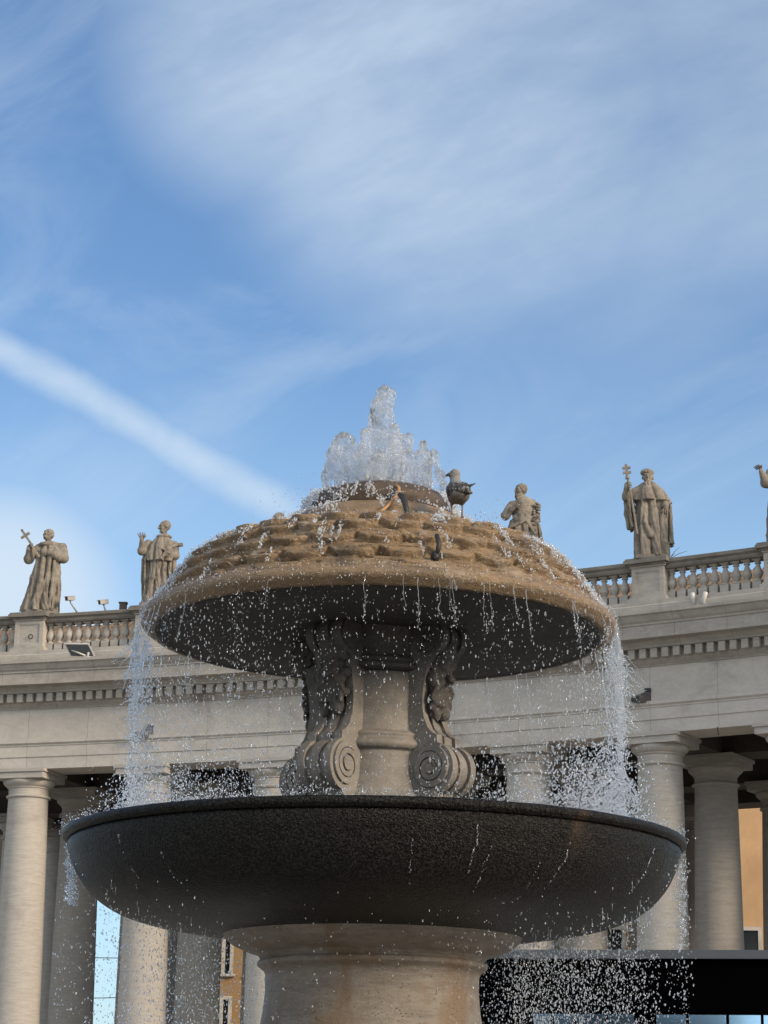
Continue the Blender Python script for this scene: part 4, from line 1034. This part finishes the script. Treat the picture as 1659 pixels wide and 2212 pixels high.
for ch in [c for c in bpy.data.objects if c.name.split('.')[0] in ('wing_tips', 'tail')]: ch.location = (0, 0, 0)

# ------------------------------------------------------------------ water
def ico():
    g = (1+5**.5)/2; V = np.array([(-1,g,0),(1,g,0),(-1,-g,0),(1,-g,0),(0,-1,g),(0,1,g),(0,-1,-g),(0,1,-g),(g,0,-1),(g,0,1),(-g,0,-1),(-g,0,1)], float); V /= np.linalg.norm(V[0])
    Fc = np.array([(0,11,5),(0,5,1),(0,1,7),(0,7,10),(0,10,11),(1,5,9),(5,11,4),(11,10,2),(10,7,6),(7,1,8),(3,9,4),(3,4,2),(3,2,6),(3,6,8),(3,8,9),(4,9,5),(2,4,11),(6,2,10),(8,6,7),(9,8,1)]); return V, Fc
IV, IF = ico()
def drops(P, r, el, axis=None):
    """merged droplets: positions, radii, vertical stretch, optional fall direction"""
    P, r, el = np.asarray(P, float), np.asarray(r, float), np.asarray(el, float); n = len(P)
    th = RNG.uniform(0, 6.28, n); c, s = np.cos(th), np.sin(th)
    B = np.stack([IV[None, :, 0]*c[:, None]-IV[None, :, 1]*s[:, None], IV[None, :, 0]*s[:, None]+IV[None, :, 1]*c[:, None], np.broadcast_to(IV[:, 2], (n, 12))], -1)
    B = B*r[:, None, None]; B[..., 2] *= el[:, None]
    if axis is not None: B[..., :2] += B[..., 2:3]*axis[:, None, :]
    V = (P[:, None, :]+B).reshape(-1, 3); Fc = (IF[None]+12*np.arange(n)[:, None, None]).reshape(-1, 3)
    return V, Fc
def cyl(r, a, z): return np.stack([FX+r*np.sin(a), FD-r*np.cos(a), z], -1)
U = RNG.uniform
def lognorm(n, m, s): return np.minimum(np.exp(RNG.normal(math.log(m), s, n)), m*1.9)
def curtain(n, r0, rs, ztop, zbot, m, streams, spow=1.0):
    """droplets falling from a rim; streams: share bunched under drip points"""
    a = U(-np.pi, np.pi, n); k = int(n*streams); pts = U(-np.pi, np.pi, 90); wt = RNG.random(90)**2
    a[:k] = RNG.choice(pts, k, p=wt/wt.sum())+RNG.normal(0, .02, k)
    t = U(0, 1, n)**spow; z = ztop+(zbot-ztop)*t
    r = r0+np.abs(RNG.normal(0, rs, n))*(.25+t)*RNG.choice([1, 1, -.5], n); 
    return cyl(r, a, z), lognorm(n, m, .42)*(1-.2*t), U(1.2, 3.0, n)*(1+.7*t)
parts = []
parts.append(curtain(15000, 2.36, .045, 6.40, 4.40, .0029, .5))
parts.append(curtain(600, 2.38, .10, 6.40, 4.45, .0052, .3))
# strings of water hanging from the rim: joined tapering ropes
strands = MB()
def strand(a, L, r0, z0, rad, out=.06):
    n = max(6, int(L/.03)); t = np.linspace(0, 1, n)
    P = cyl(r0+out*t+np.cumsum(RNG.normal(0, .0035, n)), a+np.cumsum(RNG.normal(0, .0024, n)), z0-L*t)
    strands.tube(P, np.maximum(rad*(1-.75*t)*(1+.45*np.sin(t*U(18, 40)+U(0, 6))*RNG.random(n)), .0012), 6)
    m = int(L/.02); tt = U(.5, 1.25, m); parts.append((cyl(r0+out*tt+RNG.normal(0, .008, m), a+RNG.normal(0, .004, m), z0-L*tt), lognorm(m, .0038, .4), U(1.2, 2.6, m)))
for k in range(58): strand(U(-np.pi, np.pi), U(.08, .42), 2.345, 6.46, U(.0022, .0055))
for k in range(32):
    sg = 1 if k % 5 < 3 else -1
    strand(sg*R_(90)+RNG.normal(0, .16), U(.25, .95), 2.35, U(6.3, 6.48), U(.004, .010), U(.05, .13))
# heavy spill at both sides
for a0, n in ((R_(84), 2100), (R_(-86), 1300), (R_(100), 900), (R_(-102), 900)):
    t = U(0, 1, n)**.8; a = a0+RNG.normal(0, .05+.05*t, n); parts.append((cyl(2.355+np.abs(RNG.normal(0, .03, n))*(.3+1.3*t), a, 6.46-2.0*t**1.1), lognorm(n, .0042, .45), U(1.2, 2.8, n)))
for k in range(26):
    a = R_(88)*(1 if k % 3 else -1)+RNG.normal(0, .05); z0 = U(5.6, 6.35); n = 16; t = np.linspace(0, 1, n); L = U(.12, .28)
    parts.append((cyl(2.40+L*t, a+0*t, z0-L*.45*t-.1*t*t+RNG.normal(0, .006, n)), .0075*(1-.5*t)*np.ones(n), U(1, 1.6, n)))
V, f = drops(*[np.concatenate([p[i] for p in parts]) for i in range(3)])
strands.add(V, f.tolist()); V, f = strands.V(), strands.f
tag(obj('falling_drops', V, f, M['drop'], origin=(FX, FD, 4.4)), 'curtain of drops and strings falling from the dome rim into the granite basin', 'water', kind='stuff')
# splash inside the granite basin
parts = []
for a0, sp, n, rm, hh, m in ((R_(62), .34, 4600, 2.35, .62, .0056), (R_(-62), .42, 3600, 2.35, .46, .0045), (R_(115), .4, 2400, 2.3, .5, .0047), (R_(-115), .5, 2400, 2.3, .46, .0045), (0, .6, 700, 2.6, .12, .0042)):
    a = a0+RNG.normal(0, sp, n); parts.append((cyl(rm+RNG.normal(0, .17, n), a, 4.40+np.abs(RNG.normal(0, hh*.62, n))), lognorm(n, m, .42), U(1, 2.1, n)))
n = 2600; a = U(-np.pi, np.pi, n); parts.append((cyl(2.90+RNG.normal(0, .07, n), a, 4.42+np.abs(RNG.normal(0, .035, n))), lognorm(n, .0038, .4), U(.8, 1.6, n)))
for k in range(9):
    a = R_(72)+RNG.normal(0, .1); n = 30; t = np.linspace(0, 1, n); parts.append((cyl(2.2+.35*t, a+U(-.1, .1)*t, 4.6+U(.2, .6)*np.sin(t*2.6)), .013*(1-.4*t), U(1, 1.5, n)))
V, f = drops(*[np.concatenate([p[i] for p in parts]) for i in range(3)])
tag(obj('splash', V, f, M['drop']), 'bright splashing drops above the rim of the granite basin', 'water', kind='stuff')
# drops from the granite basin
parts = []
for k, (a0, a1, n) in enumerate(((R_(62), R_(125), 6800), (R_(22), R_(62), 900), (R_(78), R_(100), 900), (R_(-125), R_(-62), 4200), (R_(-62), R_(-28), 500), (R_(120), R_(170), 2600), (R_(-170), R_(-120), 2000), (R_(-28), R_(18), 220))):
    a = U(a0, a1, n); t = U(0, 1, n); bi = RNG.random(n) < (.04 if abs(a0+a1)/2 < 1.2 else .10)
    r = np.where(bi, 2.93+np.abs(RNG.normal(0, .04, n)), U(1.35, 2.72, n)); zt = np.interp(r, [1.3,1.6,1.9,2.2,2.45,2.65,2.8,2.93], [3.475,3.51,3.555,3.605,3.675,3.79,3.965,4.2])
    parts.append((cyl(r, a, zt-.02-t*(zt-1.9)), lognorm(n, .0036, .5), U(1.1, 2.8, n)))
n = 750; t = U(0, 1, n); parts.append((cyl(2.92+RNG.normal(0, .02, n)-.04*t, R_(-88)+RNG.normal(0, .05, n), 4.3-.55*t), lognorm(n, .006, .4), U(1, 2.4, n)))
n = 200; t = U(0, 1, n); parts.append((cyl(2.94+RNG.normal(0, .03, n), R_(88)+RNG.normal(0, .05, n), 4.3-.9*t), lognorm(n, .007, .4), U(1, 2.4, n)))
for k in range(110):   # drip hairs under the belly
    a = U(1.0, 2.6)*(1 if k % 2 else -1); r = U(1.5, 2.75); n = int(U(4, 13)); t = np.linspace(0, 1, n); zt = np.interp(r, [1.6,1.9,2.2,2.45,2.65,2.8], [3.51,3.555,3.605,3.675,3.79,3.965])
    parts.append((cyl(r+0*t, a+0*t, zt-.010*np.arange(n)), .0042*(1-.5*t), U(1.4, 2, n)))
for k in range(9):    # trickles down the granite face
    a = U(-1.4, 1.4); n = int(U(12, 34)); s = U(.1, .5); tt = np.linspace(s, s+.45, n); gz = np.interp(tt, np.linspace(0, 1, 6), [p[1] for p in GB0[:6]]); gr = np.interp(tt, np.linspace(0, 1, 6), [p[0] for p in GB0[:6]])
    keep = RNG.random(n) < .6; parts.append((cyl(gr+.012, a+np.cumsum(RNG.normal(0, .002, n)), gz)[keep], lognorm(n, .0048, .35)[keep], U(1.2, 2.4, n)[keep]))
V, f = drops(*[np.concatenate([p[i] for p in parts]) for i in range(3)])
tag(obj('dripping_water', V, f, M['drop']), 'drops dripping from the granite basin past the pedestal and the black pavilion', 'water', kind='stuff')
# trickles over the dome
parts = []
def dome_pt(s, a, off):
    ss_ = np.r_[0, np.cumsum(np.hypot(*np.diff(DP, axis=0).T))]; r, z = np.interp(s, ss_, DP[:, 0]), np.interp(s, ss_, DP[:, 1]); return cyl(r+off*.6, a, z+off*.8)
for k in range(85):
    a = U(-1.7, 1.7) if k < 70 else U(-3.14, 3.14); s0 = U(.35, 1.35); L = U(.10, .40); n = int(L/.006); s = s0+np.linspace(0, L, n)
    wd = U(.004, .02); aa = a+np.cumsum(RNG.normal(0, .0016, n))+RNG.normal(0, wd*.5, n)
    parts.append((dome_pt(s, aa, .028+RNG.normal(0, .012, n)), lognorm(n, .0052, .4), U(1, 1.7, n)))
for a0, n in ((1.52, 1700), (-1.52, 1500), (1.25, 700), (-1.3, 500)):
    s = U(.4, 1.62, n); parts.append((dome_pt(s, a0+RNG.normal(0, .10, n), .035+np.abs(RNG.normal(0, .018, n))), lognorm(n, .0062, .4), U(.8, 1.5, n)))
n = 1800; s = U(.5, 1.6, n); parts.append((dome_pt(s, U(-1.75, 1.75, n), .03+np.abs(RNG.normal(0, .012, n))), lognorm(n, .0030, .45), U(.8, 1.5, n)))
n = 1200; parts.append((cyl(2.345+RNG.normal(0, .01, n), U(-1.7, 1.7, n), U(6.44, 6.6, n)), lognorm(n, .0032, .45), U(1, 2, n)))
# tier and cap film
def tier_pts(n, a, sp):
    z = U(7.35, 7.86, n); r = np.interp(z, [7.32,7.40,7.50,7.58,7.63,7.70,7.77,7.87], [1.04,1.0,.95,.86,.73,.72,.70,.60]); return cyl(r+.02+np.abs(RNG.normal(0, .03, n)), a+RNG.normal(0, sp, n), z)
for a0, sp, n in ((-1.45, .22, 2000), (1.5, .2, 1200), (-.6, .12, 170), (.55, .3, 60)):
    parts.append((tier_pts(n, a0, sp), lognorm(n, .0068, .4), U(.8, 1.5, n)))
for k in range(22):
    a = U(-1.3, 1.3); n = int(U(10, 30)); z0 = U(7.5, 7.86); z = z0-np.linspace(0, .012*n*.5, n); r = np.interp(z, [7.32,7.40,7.50,7.58,7.63,7.70,7.77,7.87], [1.04,1.0,.95,.86,.73,.72,.70,.60])
    parts.append((cyl(r+.025, a+RNG.normal(0, .02, n), z), lognorm(n, .0062, .35), U(1, 1.6, n)))
V, f = drops(*[np.concatenate([p[i] for p in parts]) for i in range(3)])
tag(obj('trickles', V, f, M['trickle']), 'white trickles and wet film running over the scaled dome and its cap', 'water', kind='stuff')
# jets
def jet(pts, rad, label, group, seed, h=.009):
    P = np.asarray(pts, float); lo = P.min(0)-max(rad)-.07; hi = P.max(0)+max(rad)+.07
    def fn(g):
        w_ = g+.03*np.stack([fbm(g*9, 2, seed+k) for k in range(3)], -1)
        d = chain(w_, P, rad, .03)
        return d+.030*fbm(g*np.array([17, 17, 11.])+seed*3.7, 3, seed)+.022*np.abs(fbm(g*np.array([40, 40, 26.])+seed*1.7, 2, seed+30))-.012
    V, f = sdf_mesh(fn, lo, hi, h)
    o = obj('water_jet', V, f, M['froth']); tag(o, label, 'water jet', group); return o
J = lambda x, y, dr=0.: at(x, y, FD+dr)
jet([J(828,1042), J(826,960), J(824,905), J(826,880), J(832,856)], [.14,.135,.115,.108,.088], 'tall central water jet rising from the top of the fountain', None, 1)
GRP = 'low jets round the central jet'
jet([J(790,1045,-.2), J(788,985,-.2), J(790,938,-.2)], [.09,.075,.045], 'short water jet touching the left flank of the tall central jet', GRP, 2)
jet([J(765,1048,-.1), J(758,975,-.1), J(748,952,-.1), J(733,952,-.1), J(726,985,-.12)], [.085,.07,.06,.05,.045], 'wide-topped water jet second from the left edge of the crown', GRP, 3)
jet([J(742,1050,.1), J(724,985,.1), J(716,975,.12), J(708,1010,.14), J(706,1045,.16)], [.07,.045,.04,.035,.035], 'leftmost water jet of the crown, bending down', GRP, 4)
jet([J(852,1045,-.25), J(855,985,-.25), J(852,925,-.25)], [.09,.07,.04], 'narrow water jet hugging the right flank of the tall central jet', GRP, 5)
jet([J(872,1046,-.1), J(878,985,-.1), J(884,944,-.1)], [.085,.065,.036], 'pointed water jet right of centre in the crown', GRP, 6)
jet([J(897,1046,.05), J(905,990,.05), J(914,962,.06), J(921,985,.06), J(925,1040,.08)], [.075,.05,.036,.035,.04], 'pointed water jet second from the right edge of the crown', GRP, 7)
jet([J(918,1048,.1), J(932,980,.1), J(940,985,.12), J(950,1025,.14), J(957,1055,.16)], [.06,.036,.034,.034,.04], 'rightmost water jet of the crown, falling towards the gull', GRP, 8)
jet([J(812,1046,-.4), J(815,1005,-.4), J(818,985,-.4)], [.11,.08,.05], 'low froth of water in front of the tall central jet', GRP, 9)
# spray round the jets
parts = []
n = 1500; a = U(-np.pi, np.pi, n); r = np.abs(RNG.normal(.35, .18, n)); parts.append((cyl(r, a, 7.88+np.abs(RNG.normal(0, .22, n))*np.clip(1.3-r, .2, 1)), lognorm(n, .0052, .45), U(.8, 1.6, n)))
n = 420; a = U(-np.pi, np.pi, n); r = U(.5, 1.3, n); parts.append((cyl(r, a, 7.6+U(0, .55, n)*np.clip(1.5-r, .1, 1)), lognorm(n, .0045, .4), U(.8, 1.5, n)))
n = 160; t = U(0, 1, n); parts.append((np.array([J(804+10*x, 880+40*x) for x in t])+RNG.normal(0, .012, (n, 3)), lognorm(n, .008, .4), U(.8, 1.5, n)))
n = 260; a = RNG.normal(1.45, .16, n); parts.append((cyl(U(.85, 1.25, n), a, 7.42+np.abs(RNG.normal(0, .09, n))), lognorm(n, .006, .4), U(.8, 1.5, n)))
V, f = drops(*[np.concatenate([p[i] for p in parts]) for i in range(3)])
tag(obj('spray', V, f, M['drop']), 'fine spray of drops round the jets on top of the fountain', 'water', kind='stuff')
